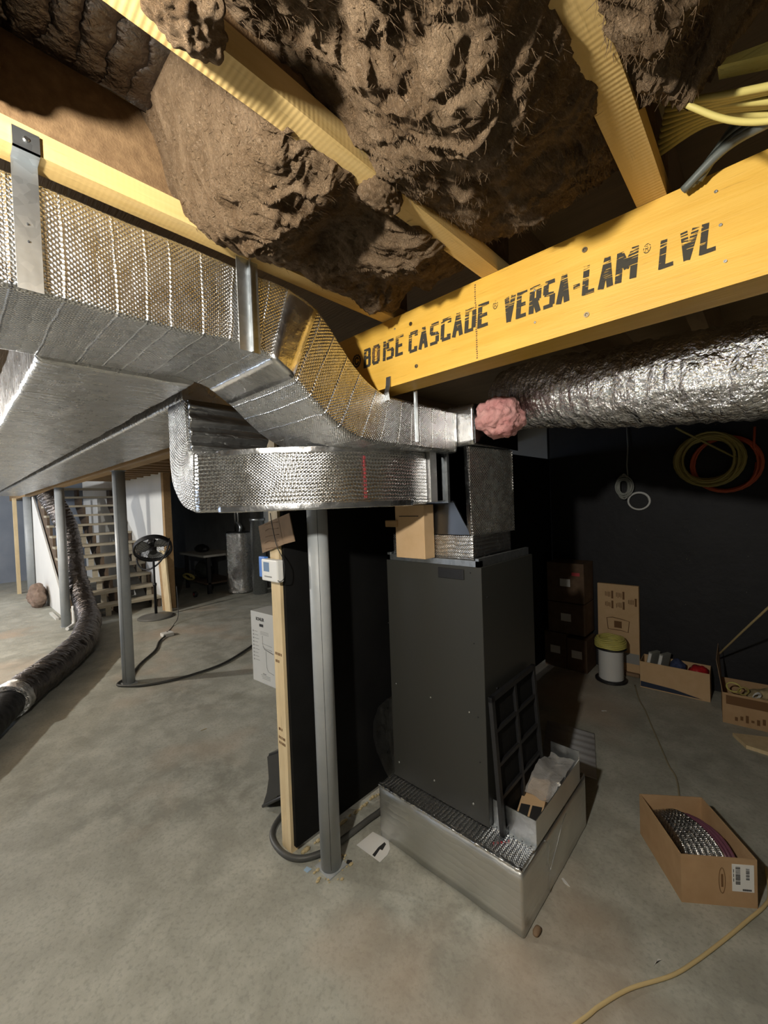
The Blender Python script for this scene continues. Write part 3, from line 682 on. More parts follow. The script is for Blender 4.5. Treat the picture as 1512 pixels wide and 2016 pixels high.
bm = B(-.941, -.938, .505, .562, 1.99, 2.217); box(bm, -.941, -.928, .536, .539, 1.99, 2.217)
strap('hanger_strap', 'galvanized angle bracket on the trunk duct just before it bends down', bm)
bm = bmesh.new(); pth = [(1.048, 2.03), (1.044, 2.0), (1.036, 1.975), (1.04, 1.95)]
for (a, b), (c, d) in zip(pth, pth[1:]):
    vs = [bm.verts.new(p) for p in ((-.952, a, b), (-.932, a, b), (-.932, c, d), (-.952, c, d))]; bm.faces.new(vs)
bmesh.ops.remove_doubles(bm, verts=bm.verts, dist=1e-5); bmesh.ops.solidify(bm, geom=bm.faces, thickness=.0012)
strap('hanger_strap', 'short bent metal strap nailed to the beam face left of the word CASCADE', bm)
bm = B(-.918, -.905, 1.155, 1.158, 1.815, 1.995); box(bm, -.918, -.916, 1.15, 1.165, 1.815, 1.995)
strap('hanger_strap', 'thin upright metal strap hanging under the beam to the duct collar', bm)

# ------------------------------------------------------------------ insulation between joists
def batt(x0, x1, y0, y1, zf, label, seed, step=.0040, fib=9000, amp=1.0):
    nx = int((x1-x0)/step); ny = int((y1-y0)/step); bm = bmesh.new(); vs = []
    for j in range(ny+1):
        row = []
        for i in range(nx+1):
            u, v = i/nx, j/ny; x = x0+(x1-x0)*u; y = y0+(y1-y0)*v
            p = Vector((x, y, seed)); th_ = .9+1.6*noise.noise(p*2.2+Vector((3, 3, 3)))
            wv = noise.noise(p*5+Vector((9, 2, 0)))*.05; wv2 = noise.noise(p*6+Vector((1, 7, 3)))*.05
            q = Vector((x+wv, y+wv2, seed)); ca, sa = math.cos(th_), math.sin(th_); al = q.x*ca+q.y*sa; ac = -q.x*sa+q.y*ca
            h = .040*noise.noise(q*7)+.022*(abs(noise.noise(q*13+Vector((4, 4, 4))))-.2)*1.6
            r1 = 1-2*abs(noise.noise(Vector((al*9, ac*30, seed)))); r2 = 1-2*abs(noise.noise(Vector((al*22+5, ac*62, seed))))
            pat = max(0, .5+1.2*noise.noise(p*6+Vector((0, 8, 8))))
            h += (.016*r1*abs(r1)+.009*r2*abs(r2))*pat
            h += .006*noise.noise(q*60)+.004*noise.noise(Vector((al*60, ac*170, seed)))
            e = (1-abs(2*u-1)**4); ev = min(1, v*9)*min(1, (1-v)*9)
            z = zf(x, y)-(h*amp)*(.6+.4*e) + .05*(1-e)*.6
            z = min(z, 2.45)
            row.append(bm.verts.new((x+.008*noise.noise(p*30), y+.01*noise.noise(p*30+Vector((5, 5, 5))), z)))
        vs.append(row)
    for j in range(ny):
        for i in range(nx):
            f = bm.faces.new((vs[j][i], vs[j+1][i], vs[j+1][i+1], vs[j][i+1])); f.smooth = True
    # closed back against the subfloor
    top = [[bm.verts.new((vs[j][i].co.x, vs[j][i].co.y, 2.456)) for i in (0, nx)] for j in (0, ny)]
    for j, jj in ((0, 0), (ny, 1)):
        bm.faces.new(vs[j]+[top[jj][1], top[jj][0]])
    for i, ii in ((0, 0), (nx, 1)):
        bm.faces.new([vs[j][i] for j in range(ny+1)]+[top[1][ii], top[0][ii]])
    bm.faces.new((top[0][0], top[0][1], top[1][1], top[1][0]))
    bmesh.ops.recalc_face_normals(bm, faces=bm.faces)
    rnd = random.Random(int(seed*10))
    for _ in range(fib):
        j = rnd.randrange(2, ny-2); i = rnd.randrange(2, nx-2); c = vs[j][i].co.copy(); p = Vector((c.x, c.y, seed))
        th_ = .9+1.6*noise.noise(p*2.2+Vector((3, 3, 3)))+rnd.gauss(0, .5); L_ = rnd.uniform(.005, .018); d = Vector((math.cos(th_), math.sin(th_), rnd.uniform(-.5, .05)))
        sd = Vector((-math.sin(th_), math.cos(th_), .3))*rnd.uniform(.00035, .0009); cu = rnd.uniform(-.5, .5); pv = None
        for k in range(4):
            t = k/3; c2 = c+d*L_*t+Vector((-math.sin(th_), math.cos(th_), 0))*cu*L_*t*t-Vector((0, 0, .001))
            a, b2 = bm.verts.new(c2-sd*(1-t*.7)), bm.verts.new(c2+sd*(1-t*.7))
            if pv: bm.faces.new((pv[0], pv[1], b2, a))
            pv = (a, b2)
    return tag(obj('insulation_batt', bm, M_ins), label, 'insulation')
def g(x, y, cx, cy, sx, sy): return math.exp(-((x-cx)/sx)**2-((y-cy)/sy)**2)
batt(-.925, -.565, .30, 1.03, lambda x, y: 2.20-.045*g(x, y, -.77, .42, .13, .13)+.03*g(x, y, -.74, .66, .2, .06)+.05*g(x, y, -.7, 1.02, .3, .12)+.23*g(x, y, -.75, .28, .5, .07),
     'clumped brown insulation left of the long ridged joist, above the trunk duct', 1.3)
batt(-.545, -.187, -.5, .965, lambda x, y: 2.205+.08*g(x, y, -.5, .22, .08, .35)+.05*g(x, y, -.35, .97, .3, .10)-.03*g(x, y, -.3, .55, .12, .2),
     'big sagging brown insulation batt between the two joists in the upper middle', 4.7)
batt(-.16, .17, -.4, .80, lambda x, y: 2.21+.09*g(x, y, .05, .75, .12, .14)-.03*g(x, y, -.08, .7, .06, .1),
     'brown insulation right of the joist that lands on the beam, above the yellow wires', 8.1, .005)
batt(-.915, -.575, -.6, .07, lambda x, y: 2.27, 'dim brown insulation in the upper left corner before the bare foil bay', 12.2, .006)
lump('insulation_tuft', (-.560, .625, 2.222), .030, .055, .030, .014, M_ins, 'small tuft of brown insulation overlapping the long ridged joist at mid length', 'insulation', 9, 5, 1.6)
lump('insulation_tuft', (-.515, .225, 2.215), .035, .05, .022, .014, M_ins, 'pale brown insulation tuft over the ridged joist at the top picture edge', 'insulation', 17, 5, 1.6)
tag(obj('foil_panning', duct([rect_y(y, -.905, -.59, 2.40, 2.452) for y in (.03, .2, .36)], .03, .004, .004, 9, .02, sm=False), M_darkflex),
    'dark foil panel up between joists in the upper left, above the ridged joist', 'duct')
# wires at upper right
def wirepath(pts, r, m, n=8, seg=10, end=None): return obj('wire', tube(catmull([Vector(p) for p in pts], seg)+([Vector(end)] if end else []), r, n), m)
wi = 0
for k in range(9):
    t = k/8
    a = GY(1302+22*t, 300-100*t, 1.02-.10*t); b = GY(1400+10*t, 240-50*t, .97-.1*t); c = GY(1530, 235-80*t+30*(k % 3)*.2, .93-.1*t); d = Vector((2.9, .95-.1*t, 2.33-.012*k))
    o = wirepath([a+(a-b)*.1, a, b, c, c+(c-b)*1.2], .0055, M_yel2, end=d)
    o.name = 'electrical_cable'; tag(o, 'pale yellow cable in the flat bundle crossing the bay at upper right', 'cable', 'yellow cable bundle at upper right')
for k in range(5):
    t = k/4
    a = GY(1345+30*t, 375-20*t, 1.03); b = GY(1430+20*t, 290-45*t, 1.0); c = GY(1535, 230-60*t, .96); d = Vector((2.9, 1.0, 2.30-.015*k))
    o = wirepath([a, b, c, c+(c-b)], .008, end=d, m=M_dwire if k % 2 else mat('grey_sleeve', (.10, .11, .10), .4)); o.name = 'black_tubing'
    tag(o, 'dark sleeve tubing under the yellow cables at the right, above the beam', 'tubing', 'dark sleeves above the beam at right')
o = wirepath([GX(1352, 150, -.085), GY(1336, 192, .80), GY(1380, 218, .80), GY(1440, 237, .79), GY(1512, 238, .77), GY(1600, 215, .75)], .0042, M_yel2, 10); o.name = 'electrical_cable'
tag(o, 'single yellow cable looping out from the insulation at the right edge', 'cable')
tag(obj('wood_strip', prism([GY(1412, 130, .86), GY(1420, 118, .86), GY(1436, 110, .86), GY(1560, 64, .86), GY(1560, 96, .86)], (0, .03, .0)), M_brightyel), 'bright yellow splintered wood strip at the upper right edge', 'wood')

# ------------------------------------------------------------------ things on the right
def coil(name, label, c, R, turns, r, m, tilt=(0, 0, 0), spread=.02, parent_rope=None, sq=1.0, seed=1):
    rnd = random.Random(seed); bm = bmesh.new(); pts = []
    Mt = Matrix.Rotation(tilt[2], 3, 'Z') @ Matrix.Rotation(tilt[0], 3, 'X') @ Matrix.Rotation(tilt[1], 3, 'Y')
    ph = 0; S = 28; offs = [(rnd.uniform(-spread, spread), rnd.uniform(-spread, spread), rnd.uniform(-spread, spread)) for _ in range(turns+1)]
    for i in range(turns*S+1):
        k, t = divmod(i, S); t /= S; a = 2*math.pi*t; o0, o1 = offs[min(k, turns)], offs[min(k+1, turns)]
        o = [o0[j]*(1-t)+o1[j]*t for j in range(3)]
        pts.append(Vector(c)+Mt @ Vector(((R+o[0])*math.cos(a)*sq, o[1]*.6, (R+o[2])*math.sin(a))))
    if parent_rope: pts = [Vector(p) for p in parent_rope]+pts
    tube(pts, r, 7, bm); return tag(obj(name, bm, m), label, 'coil')
yc = GY(1394, 905, 4.04); coil('cable_coil', 'pale yellow coil of cable hanging on the dark wall at right', yc, .185, 15, .0085, M_yel2, (0, 0, 0), .042, [GY(1330, 842, 4.0), GY(1345, 850, 4.02)], seed=4)
oc = GY(1428, 914, 4.12); coil('cable_coil', 'red orange coil of cable hanging behind the yellow coil', oc, .20, 8, .0085, M_orange, (0, 0, 0), .028, [GY(1486, 840, 4.1), GY(1484, 880, 4.1)], seed=6)
gc = GY(1228, 958, 4.08); coil('cable_coil', 'small grey coil of wire hung by its cord on the black wall', gc, .085, 12, .006, M_gwire, (0, 0, .35), .035, [GY(1234, 842, 4.13), GY(1236, 880, 4.12), GY(1234, 915, 4.1)], sq=.6, seed=8)
wc = GY(1258, 986, 4.135); coil('cable_coil', 'small white ring of wire hanging on the lit black wall', wc, .075, 4, .006, M_wwire, (0, 0, .1), .010, seed=9)
bm = bmesh.new()
for q in ((1347, 1039), (1357, 1045), (1470, 1032), (1473, 1095), (1352, 1100), (1358, 1103), (1253, 1043), (1255, 1160), (1350, 1190), (1470, 1166), (1140, 1200)):
    p = GY(*q, 4.146); bmesh.ops.create_icosphere(bm, subdivisions=2, radius=.004, matrix=Matrix.Translation(p))
tag(obj('membrane_fasteners', bm, M_steel), 'tiny bright fasteners dotted over the black wall at right', 'fastener')['kind'] = 'stuff'

def open_box(name, label, loc, rz, W, D, Hh, m, cat='box', t=.004, group=None):
    """open topped carton, local origin at centre of base; five panels meeting at the corners"""
    o = thing(name, label, cat, loc, rz, group); bm = bmesh.new()
    box(bm, -W/2, W/2, -D/2, D/2, 0, t)
    box(bm, -W/2, W/2, -D/2, -D/2+t, t, Hh); box(bm, -W/2, W/2, D/2-t, D/2, t, Hh)
    box(bm, -W/2, -W/2+t, -D/2+t, D/2-t, t, Hh); box(bm, W/2-t, W/2, -D/2+t, D/2-t, t, Hh)
    obj('carton_walls', bm, m, o); return o
# near carton on the floor with bag
A_, B_ = Vector((-.270, 1.900, 0)), Vector((-.052, 2.055, 0)); ex = (B_-A_).normalized(); ey = Vector((-ex.y, ex.x, 0))
W_ = (B_-A_).length; D_ = .335
cc = A_+ex*W_/2+ey*D_/2; rz = math.atan2(ex.y, ex.x)
nb = open_box('cardboard_box', 'open brown cardboard box on the near floor at right, silver and purple packets inside', cc, rz, W_, D_, .19, M_card)
# print + shipping label on its front
lbx = W_/2-.088
obj('shipping_label', B(lbx, lbx+.076, -D_/2-.0012, -D_/2-.0002, .062, .168), M_white, nb)
bm = bmesh.new()
for k in range(13): box(bm, lbx+.012, lbx+.028, -D_/2-.0018, -D_/2-.0010, .090+k*.0055, .090+k*.0055+random.choice((.002, .0035)))
for k in range(8): box(bm, lbx+.048, lbx+.060, -D_/2-.0018, -D_/2-.0010, .11+k*.0058, .11+k*.0058+random.choice((.002, .0035)))
for k in range(9): box(bm, lbx+.036+k*.0035, lbx+.0385+k*.0035, -D_/2-.0018, -D_/2-.0010, .066, .073)
for k in range(3): box(bm, lbx+.004, lbx+.006, -D_/2-.0018, -D_/2-.0010, .10+k*.018, .112+k*.018)
obj('barcode', bm, M_ink, nb)
pr = [Vector((lbx-.035+.011*math.cos(a), -D_/2-.0008, .10+.05*math.sin(a))) for a in [i*math.pi/10 for i in range(20)]]
bm = tube(pr, .0013, 4, closed=True); box(bm, lbx-.038, lbx-.031, -D_/2-.0012, -D_/2-.0003, .075, .125)
obj('handle_print', bm, M_inkb, nb)
# silver + purple packets: elongated stacked lens shapes
def packet(k, m, label, grp, ax, bx, bulge, zc, th=.011, hh=.045):
    n = 34; bm = bmesh.new(); uvl = bm.loops.layers.uv.verify(); rings = []
    for i in range(n+1):
        t = i/n; c = Vector((ax+(bx-ax)*t+bulge*math.sin(math.pi*t), D_*.44-D_*.88*t, zc+.012*math.sin(math.pi*t)-.03*(2*t-1)**4))
        e = max(.12, math.sin(math.pi*t)**.4); ring = []
        for q in range(12):
            a = 2*math.pi*q/12; d = 1+.22*noise.noise(Vector((c.y*45, a*1.2, k)))
            ring.append(bm.verts.new(c+Vector((th*math.cos(a)*d, 0, hh*math.sin(a)*e*(1+.06*noise.noise(Vector((c.y*30, k, 1))))))))
        rings.append(ring)
    for i in range(n):
        for q in range(12):
            f = bm.faces.new((rings[i][q], rings[i][(q+1) % 12], rings[i+1][(q+1) % 12], rings[i+1][q])); f.smooth = True
            for lp in f.loops: lp[uvl].uv = (lp.vert.co.y, lp.vert.co.z)
    bm.faces.new(rings[0]); bm.faces.new(rings[-1][::-1]); bmesh.ops.recalc_face_normals(bm, faces=bm.faces)
    o = obj('foil_packet', bm, m); o.location = cc; o.rotation_euler = (0, 0, rz); return tag(o, label, 'packet', grp)
for k in range(7): packet(k, M_bubrib, 'silver textured packet in the row inside the near open cardboard box', 'silver packets in the near box', -.112+.010*k, -.085+.023*k, .012, .132+.002*k, .0088)
for k in range(3): packet(k+9, M_purple, 'purple wrapped packet beside the silver ones in the near open cardboard box', 'purple packets in the near box', -.036+.010*k, .072+.014*k-.01, .02+.006*k, .136-.004*k, .0115)
# cord
cord = catmull([(-1.3, .2, .006), (-.9, .55, .006), (-.58, .95, .006), (-.441, 1.247, .006), (-.407, 1.329, .006), (-.348, 1.443, .006), (-.258, 1.57, .006), (-.202, 1.678, .006), (-.132, 1.837, .006), (-.075, 1.975, .006), (-.035, 2.075, .006), (-.02, 2.15, .006), (-.03, 2.3, .006)], 12)
tag(obj('cream_cord', tube(cord, .0058, 10), M_cord), 'cream power cord curving over the floor from the near cardboard box', 'cord')
cord = catmull([(-.839, 3.867, .004), (-.76, 3.62, .004), (-.687, 3.453, .004), (-.60, 3.22, .004), (-.522, 3.018, .004), (-.45, 2.83, .004), (-.405, 2.74, .004), (-.375, 2.62, .004), (-.34, 2.40, .004)], 8)
tag(obj('thin_cord', tube(cord, .0045, 8), M_cordthin), 'thin tan cord lying on the floor between the wire spool and the near cardboard box', 'cord')
a = GY(1412, 1291, 3.95); b = GY(1460, 1245, 3.4); c = GY(1530, 1180, 2.9)
tag(obj('stretched_cord', tube(catmull([a, b, c, c+(c-b), Vector((1.6, 2.1, 1.3)), Vector((3.18, 1.6, 1.5))], 8), .006, 8), M_cord), 'cream cord stretched up to the right edge from behind the open boxes', 'cord')
# spool
sq = Vector((-1.02, 3.88, 0)); spl = thing('wire_spool', 'spool of white wire on the floor with yellow cable wound on top', 'spool', sq)
obj('lower_flange', lathe([(.125, 0), (.125, .012), (.11, .014)], 32), M_furnd, spl)
bm = bmesh.new(); prf = []
for k in range(15): prf += [(.092, .014+k*.0175), (.0985, .014+k*.0175+.009)]
prf.append((.092, .277)); obj('white_winding', lathe(prf, 36, bm), M_wwire, spl)
obj('upper_flange', lathe([(.11, .278), (.125, .281), (.125, .292)], 32), M_furnd, spl)
bm = bmesh.new()
for k in range(6):
    for q in range(5):
        R_ = .118-.006*q+.002*math.sin(k*3+q); z = .30+.013*k
        if k > 3 and q < k-3: continue
        tube([sq*0+Vector((R_*math.cos(a*math.pi/14), R_*math.sin(a*math.pi/14), z+.003*math.sin(a+k))) for a in range(28)], .0068, 6, bm, closed=True)
obj('yellow_winding', bm, M_yel, spl)
# leaning printed carton sheet behind
t = thing('cardboard_sheet', 'tall printed flat cardboard leaning on the black wall behind the spool', 'cardboard', (-1.01, 4.10, 0)); t.rotation_euler = (math.radians(-1.5), 0, math.radians(1))
obj('sheet', B(-.165, .165, -.02, .02, 0, .79, bev=.002), M_cardl, t)
bm = bmesh.new()
for x, z in ((-.05, .69), (-.05, .60), (.04, .69), (.04, .60), (.135, .64)):
    box(bm, x, x+.016, -.0215, -.0202, z-.03, z+.04)
    for k in range(4): box(bm, x-.05+k*.012, x-.045+k*.012, -.0215, -.0202, z-.02+random.random()*.01, z+.02+random.random()*.01)
obj('print', bm, M_inkb, t)
bm = bmesh.new(); box(bm, -.03, .03, -.0215, -.0202, .40, .46)
tube([Vector((.0+x_, -.0208, z_)) for x_, z_ in ((-.08, .38), (-.09, .48), (-.04, .49), (.04, .48), (.09, .47), (.08, .37), (.03, .38), (-.03, .38))], .003, 4, bm, closed=True)
obj('picture_print', bm, M_inkb, t)
obj('grey_band', B(-.163, .163, -.0215, -.0202, .10, .19), M_inkg, t)
obj('curled_bottom', B(-.16, .17, -.07, -.02, .0, .03, bev=.01), M_cardd, t)
# stacked cartons, their cardboard darkened for the shade behind the furnace
M_card_shaded = speck('cardboard_shaded', (.11, .07, .045), (.15, .10, .065), 14, .85, .0004, .15)
k = 0
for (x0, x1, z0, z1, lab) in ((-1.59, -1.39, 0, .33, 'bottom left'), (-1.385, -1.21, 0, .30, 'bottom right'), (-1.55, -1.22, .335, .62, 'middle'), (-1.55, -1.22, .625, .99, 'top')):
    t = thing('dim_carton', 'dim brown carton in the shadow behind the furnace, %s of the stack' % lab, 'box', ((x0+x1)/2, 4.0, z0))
    w2 = (x1-x0)/2; obj('carton', B(-w2, w2, -.13, .13, 0, z1-z0-.003, bev=.003), M_card_shaded, t)
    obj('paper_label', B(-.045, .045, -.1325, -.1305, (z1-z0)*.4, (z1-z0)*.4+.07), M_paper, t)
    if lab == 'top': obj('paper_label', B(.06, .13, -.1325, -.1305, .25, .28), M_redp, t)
# wall boxes
ob = open_box('cardboard_box', 'tan open cardboard box with dark blue strip by the wall, frames and red bag inside', (-.575, 4.00, 0), math.radians(0), .455, .20, .215, M_cardl)
ob.location = (-.578, 3.985, 0); ob.rotation_euler = (0, 0, math.radians(2.5))
obj('blue_strip', prism([Vector((-.225, -.1012, .008)), Vector((.18, -.1012, .008)), Vector((-.0, -.1012, .040)), Vector((-.225, -.1012, .052))], (0, -.0008, 0)), M_navy, ob)
for i, (x, lab) in enumerate(((-.765, 'left'), (-.69, 'right'))):
    t = thing('air_filter', 'grey thin framed panel, %s one of the pair standing in the tan box' % lab, 'panel', (x, 3.97, .006)); t.rotation_euler = (math.radians(-4), math.radians(10), math.radians(-20))
    obj('panel_body', B(-.014, .014, -.06, .06, 0, .285, bev=.002), M_gwire, t); obj('white_edge', B(-.008, .012, -.0625, -.0602, .01, .275), M_white, t)
lump('blue_cloth', (-.555, 3.985, .20), .05, .05, .055, .02, mat('navy_cloth', (.04, .055, .13), .9), 'dark blue cloth in the middle of the tan open box', 'cloth', 5, 4)
lump('plastic_bag', (-.425, 3.985, .18), .062, .065, .045, .02, M_red, 'red and clear plastic bag in the right end of the tan open box', 'bag', 6, 4)
ob = open_box('cardboard_box', 'brown cardboard box with tall open flap and wire scraps at the right edge', (-.085, 3.78, 0), math.radians(5), .37, .30, .21, M_card)
obj('open_flap', prism([Vector((-.185, -.15, .21)), Vector((-.185, .15, .21)), Vector((-.20, .14, .46)), Vector((-.215, -.06, .40))], (.004, 0, 0)), M_cardd, ob)
obj('dark_band', B(-.165, .185, -.152, -.1505, .135, .195), M_inkb, ob)
bm = bmesh.new()
for k in range(7): box(bm, -.12+k*.028, -.105+k*.028, -.1525, -.1506, .03+.01*(k % 2), .055+.012*(k % 3))
obj('brown_print', bm, M_inkb, ob)
for i in range(3):
    coil('wire_scrap', ('yellow looped wire scrap poking out of the box at the right edge', 'smaller yellow wire loop beside the larger one in the right edge box', 'pale wire loop lying at the right in the right edge box')[i], (-.20+.05*i+.02*(i == 2), 3.70, .215+.012*(1-i)), .035-.006*i, 3, .0035, (M_yel, M_yel2, M_wwire)[i], (.3, 0, .4*i), .006, seed=i+20)
lump('offcuts', (-.02, 3.78, .17), .12, .11, .035, .03, M_chips, 'heap of pale wire and wood offcuts filling the right edge box', 'scrap', 4, 4)
tag(obj('wood_offcut', prism([Vector((-.195, 3.44, 0)), Vector((-.125, 3.32, 0)), Vector((.12, 3.30, 0)), Vector((.12, 3.46, 0)), Vector((-.02, 3.52, 0))], (0, 0, .022)), M_stud), 'flat pale wood offcut with angled end on the floor at the right edge', 'wood')
# corrugated grey mat
bm = bmesh.new(); n = 40
for i in range(n+1):
    v = i/n; p = Vector((-.875, 2.90, 0)).lerp(Vector((-.725, 2.43, 0)), v); q = p+Vector((-.30, -.03, 0)); z = .010+.0022*math.sin(v*math.pi*14)
    bm.verts.new(p+Vector((0, 0, z))); bm.verts.new(q+Vector((0, 0, z)))
bm.verts.ensure_lookup_table()
for i in range(n): f = bm.faces.new([bm.verts[q] for q in (2*i, 2*i+1, 2*i+3, 2*i+2)]); f.smooth = True
bmesh.ops.recalc_face_normals(bm, faces=bm.faces)
if bm.faces[0].normal.z < 0: bmesh.ops.reverse_faces(bm, faces=bm.faces)
bmesh.ops.solidify(bm, geom=bm.faces, thickness=.004)
tag(obj('ribbed_sheet', bm, mat('ribbed_grey', (.48, .48, .49), .45)), 'grey ribbed sheet lying on the floor behind the return box', 'sheet')

# small floor debris ------------------------------------------------------------
def flat(name, pts, m, label, cat, th=.0015, z=.0005):
    return tag(obj(name, prism([Vector((p[0], p[1], z)) for p in pts], (0, 0, th)), m), label, cat)
lf = thing('leaflet', 'folded white leaflet with a black picture on the floor left of the return box', 'paper', (0, 0, 0))
obj('white_sheet', prism([GZ(*q, .002) for q in ((702, 1664), (734, 1638), (765, 1654), (768, 1672), (763, 1683), (748, 1698))], (0, 0, .0012)), M_paper, lf)
obj('black_picture', prism([GZ(*q, .0034) for q in ((733, 1683), (745, 1668), (757, 1658), (760, 1662), (753, 1674), (748, 1672), (738, 1687))], (0, 0, .0005)), M_ink, lf)
flat('blue_wrapper', [GZ(*q)[:2] for q in ((598, 1714), (604, 1707), (614, 1712), (605, 1719))], mat('pale_blue', (.35, .48, .62), .4), 'tiny pale blue wrapper on the floor left of the near grey post', 'wrapper', .003)
flat('dark_chip', [GZ(*q)[:2] for q in ((681, 1700), (684, 1694), (693, 1695), (691, 1703))], M_ink, 'tiny dark square chip on the floor right of the near grey post', 'scrap', .003)
for q, lab in (((1188, 1400), 'in the lit patch behind the return box'), ((1113, 1738), 'right of the return box corner'), ((1292, 1896), 'beside the cream cord at the bottom right'), ((400, 1437), 'on the open floor left of the black hose')):
    c = GZ(*q); d = random.random()*3
    p = [(c.x+.018*math.cos(d)*s+.005*math.cos(a), c.y+.02*math.sin(d)*s+.006*math.sin(a)) for s, a in ((-1, 0), (-.2, 1.5), (1, 1), (.8, 3), (0, 4.5))]
    flat('wood_shaving', p, M_paper if q[0] > 500 else M_chips, 'small pale scrap %s' % lab, 'scrap', .003)
lump('insulation_crumb', (-.640, 1.415, .012), .012, .02, .012, .006, M_cardd, 'small brown lump on the floor under the near corner of the return box', 'scrap', 3, 3)
bm = bmesh.new()
for k in range(34):
    y = 1.06+k*.017; s = .006+random.random()*.008
    if random.random() < .25: continue
    bmesh.ops.create_icosphere(bm, subdivisions=1, radius=s, matrix=Matrix.Translation((-1.592+random.random()*.01, y, s*.6)) @ Matrix.Diagonal((1, 1.5, .8, 1)))
tag(obj('foam_crumbs', bm, M_chips), 'ragged yellowish foam along the foot of the black panel', 'debris')['kind'] = 'stuff'
# hose round the stud
hp = catmull([(-2.0, 1.30, .10), (-1.93, 1.27, .05), (-1.87, 1.16, .018), (-1.82, 1.06, .018), (-1.765, 1.005, .018), (-1.68, .985, .018), (-1.60, .995, .018), (-1.54, 1.04, .018), (-1.50, 1.13, .018), (-1.49, 1.25, .018), (-1.485, 1.38, .018), (-1.48, 1.46, .018), (-1.49, 1.6, .018)], 10)
tag(obj('rubber_hose', tube(hp, .0135, 12), M_hose), 'thick dark hose looping round the foot of the pale stud', 'hose')
# black moulded plastic behind stud
v = thing('shop_vacuum_nozzle', 'glossy black moulded plastic piece behind the pale stud', 'plastic tool', (-1.95, 1.12, 0))
outl = [GY(*q, 1.09)-Vector((-1.95, 1.09, 0)) for q in ((524, 1486), (560, 1474), (575, 1560), (545, 1572), (520, 1589), (515, 1585), (523, 1558), (527, 1530))]
bm = prism([Vector((p.x, -.03, max(.004, p.z))) for p in outl], (0, .12, 0)); bmesh.ops.bevel(bm, geom=bm.edges[:], offset=.010, segments=3, affect='EDGES')
obj('moulded_shell', bm, mat('glossy_black', (.012, .012, .013), .18), v)
c0 = outl[5]; obj('lower_lip', tube([Vector((outl[4].x, -.036, .014)), Vector((outl[3].x, -.036, max(.012, outl[3].z-.004))), Vector((outl[2].x, -.036, max(.012, outl[2].z)))], .008, 8), M_furnd, v)

# things on the stud -------------------------------------------------------------
sg = thing('cardboard_sign', 'tilted brown cardboard note hung on the pale stud above the thermostat', 'note', (-1.64, 1.0, 1.47))
pts = [GY(*q, 1.0)-Vector((-1.64, 1.0, 1.47)) for q in ((508, 1036), (568, 1010), (579, 1066), (560, 1071), (516, 1089))]
obj('note_card', prism([Vector((p.x, .002, p.z)) for p in pts], (0, .004, 0)), M_cardd, sg)
bm = bmesh.new()
for k in range(5): tube(catmull([Vector((-.07+.01*random.random(), 0.001, .03-.028*k+.02)), Vector((-.03, .001, .035-.028*k+.02+.01*random.random())), Vector((0, .001, .03-.028*k+.03)), Vector((.05, .001, .045-.028*k+.02))], 4), .0009, 4, bm)
obj('handwriting', bm, M_inkb, sg)
th = thing('thermostat', 'white thermostat with small screen and blue backing on the pale stud', 'thermostat', (-1.66, 1.0, 1.31))
obj('blue_backing', B(-.100, -.045, -.006, .014, -.035, .062, bev=.004), M_bluep, th)
obj('white_body', B(-.057, .076, -.018, .016, -.045, .055, bev=.006), M_white, th)
obj('screen', B(-.035, .010, -.0195, -.0175, 0, .042), M_screen, th)
obj('buttons', B(-.03, .03, -.0195, -.0175, -.026, -.020), M_inkg, th)
wp = catmull([GY(532, 1010, .985), GY(536, 1035, .985), GY(545, 1075, .985), GY(556, 1098, .98), GY(560, 1115, .98), GY(559, 1138, .98), GY(552, 1145, .985), GY(545, 1142, .985)], 8)
tag(obj('thermostat_wire', tube(wp, .0018, 6), M_ink), 'thin black wire running down over the cardboard note and round the thermostat', 'wire')

# ------------------------------------------------------------------ left side
# white carton with printing
kb = thing('printed_carton', 'white KOHLER carton standing behind the pale stud', 'box', (-3.30, 2.07, 0)); kb.rotation_euler = (0, 0, math.radians(4))
obj('carton', B(-.25, .25, -.16, .16, 0, .65, bev=.003), M_whitebox, kb)
fy = -.1606
bm = text_bm('KOHLER', .125, .03, frame((-.165, fy, .572), (1, 0, 0), (0, 0, 1)), .035, .0006)
obj('brand_lettering', bm, M_ink, kb)
obj('hand_hole', B(-.115, -.055, fy-.0006, fy, .52, .545, bev=.0), M_ink, kb)
bm = bmesh.new()
for k in range(9):
    box(bm, -.225, -.208, fy-.0006, fy, .46-k*.033, .474-k*.033); box(bm, -.198, -.150+.02*(k % 3)*.5, fy-.0006, fy, .466-k*.033, .470-k*.033)
for k in range(3): box(bm, -.105, .02, fy-.0006, fy, .475-k*.012, .478-k*.012)
for k in range(3): box(bm, -.12+.01*k, .02, fy-.0006, fy, .075-k*.014, .079-k*.014)
box(bm, -.09, -.04, fy-.0006, fy, .086, .096)
def poly(pts, r=.0016, cl=False): tube([Vector((x, fy-.0003, z)) for x, z in pts], r, 4, bm, closed=cl)
poly([(-.075, .44), (-.075, .37), (-.06, .33), (.06, .325)]); poly([(-.085, .37), (.06, .36)]); poly([(-.07, .345), (-.045, .32), (.08, .30)], .004)
poly([(-.03, .31), (-.025, .16), (-.005, .125), (.08, .115)])
obj('line_drawing', bm, M_inkg, kb)
# leaning sheet behind
t = tag(obj('leaning_board', prism([Vector((-5.45, 3.3, 0)), Vector((-4.55, 3.3, 0)), Vector((-4.75, 3.75, 1.62)), Vector((-5.2, 3.75, 1.62))], (0, .02, 0)), M_cardd), 'dim taupe board leaning behind the white carton', 'board')
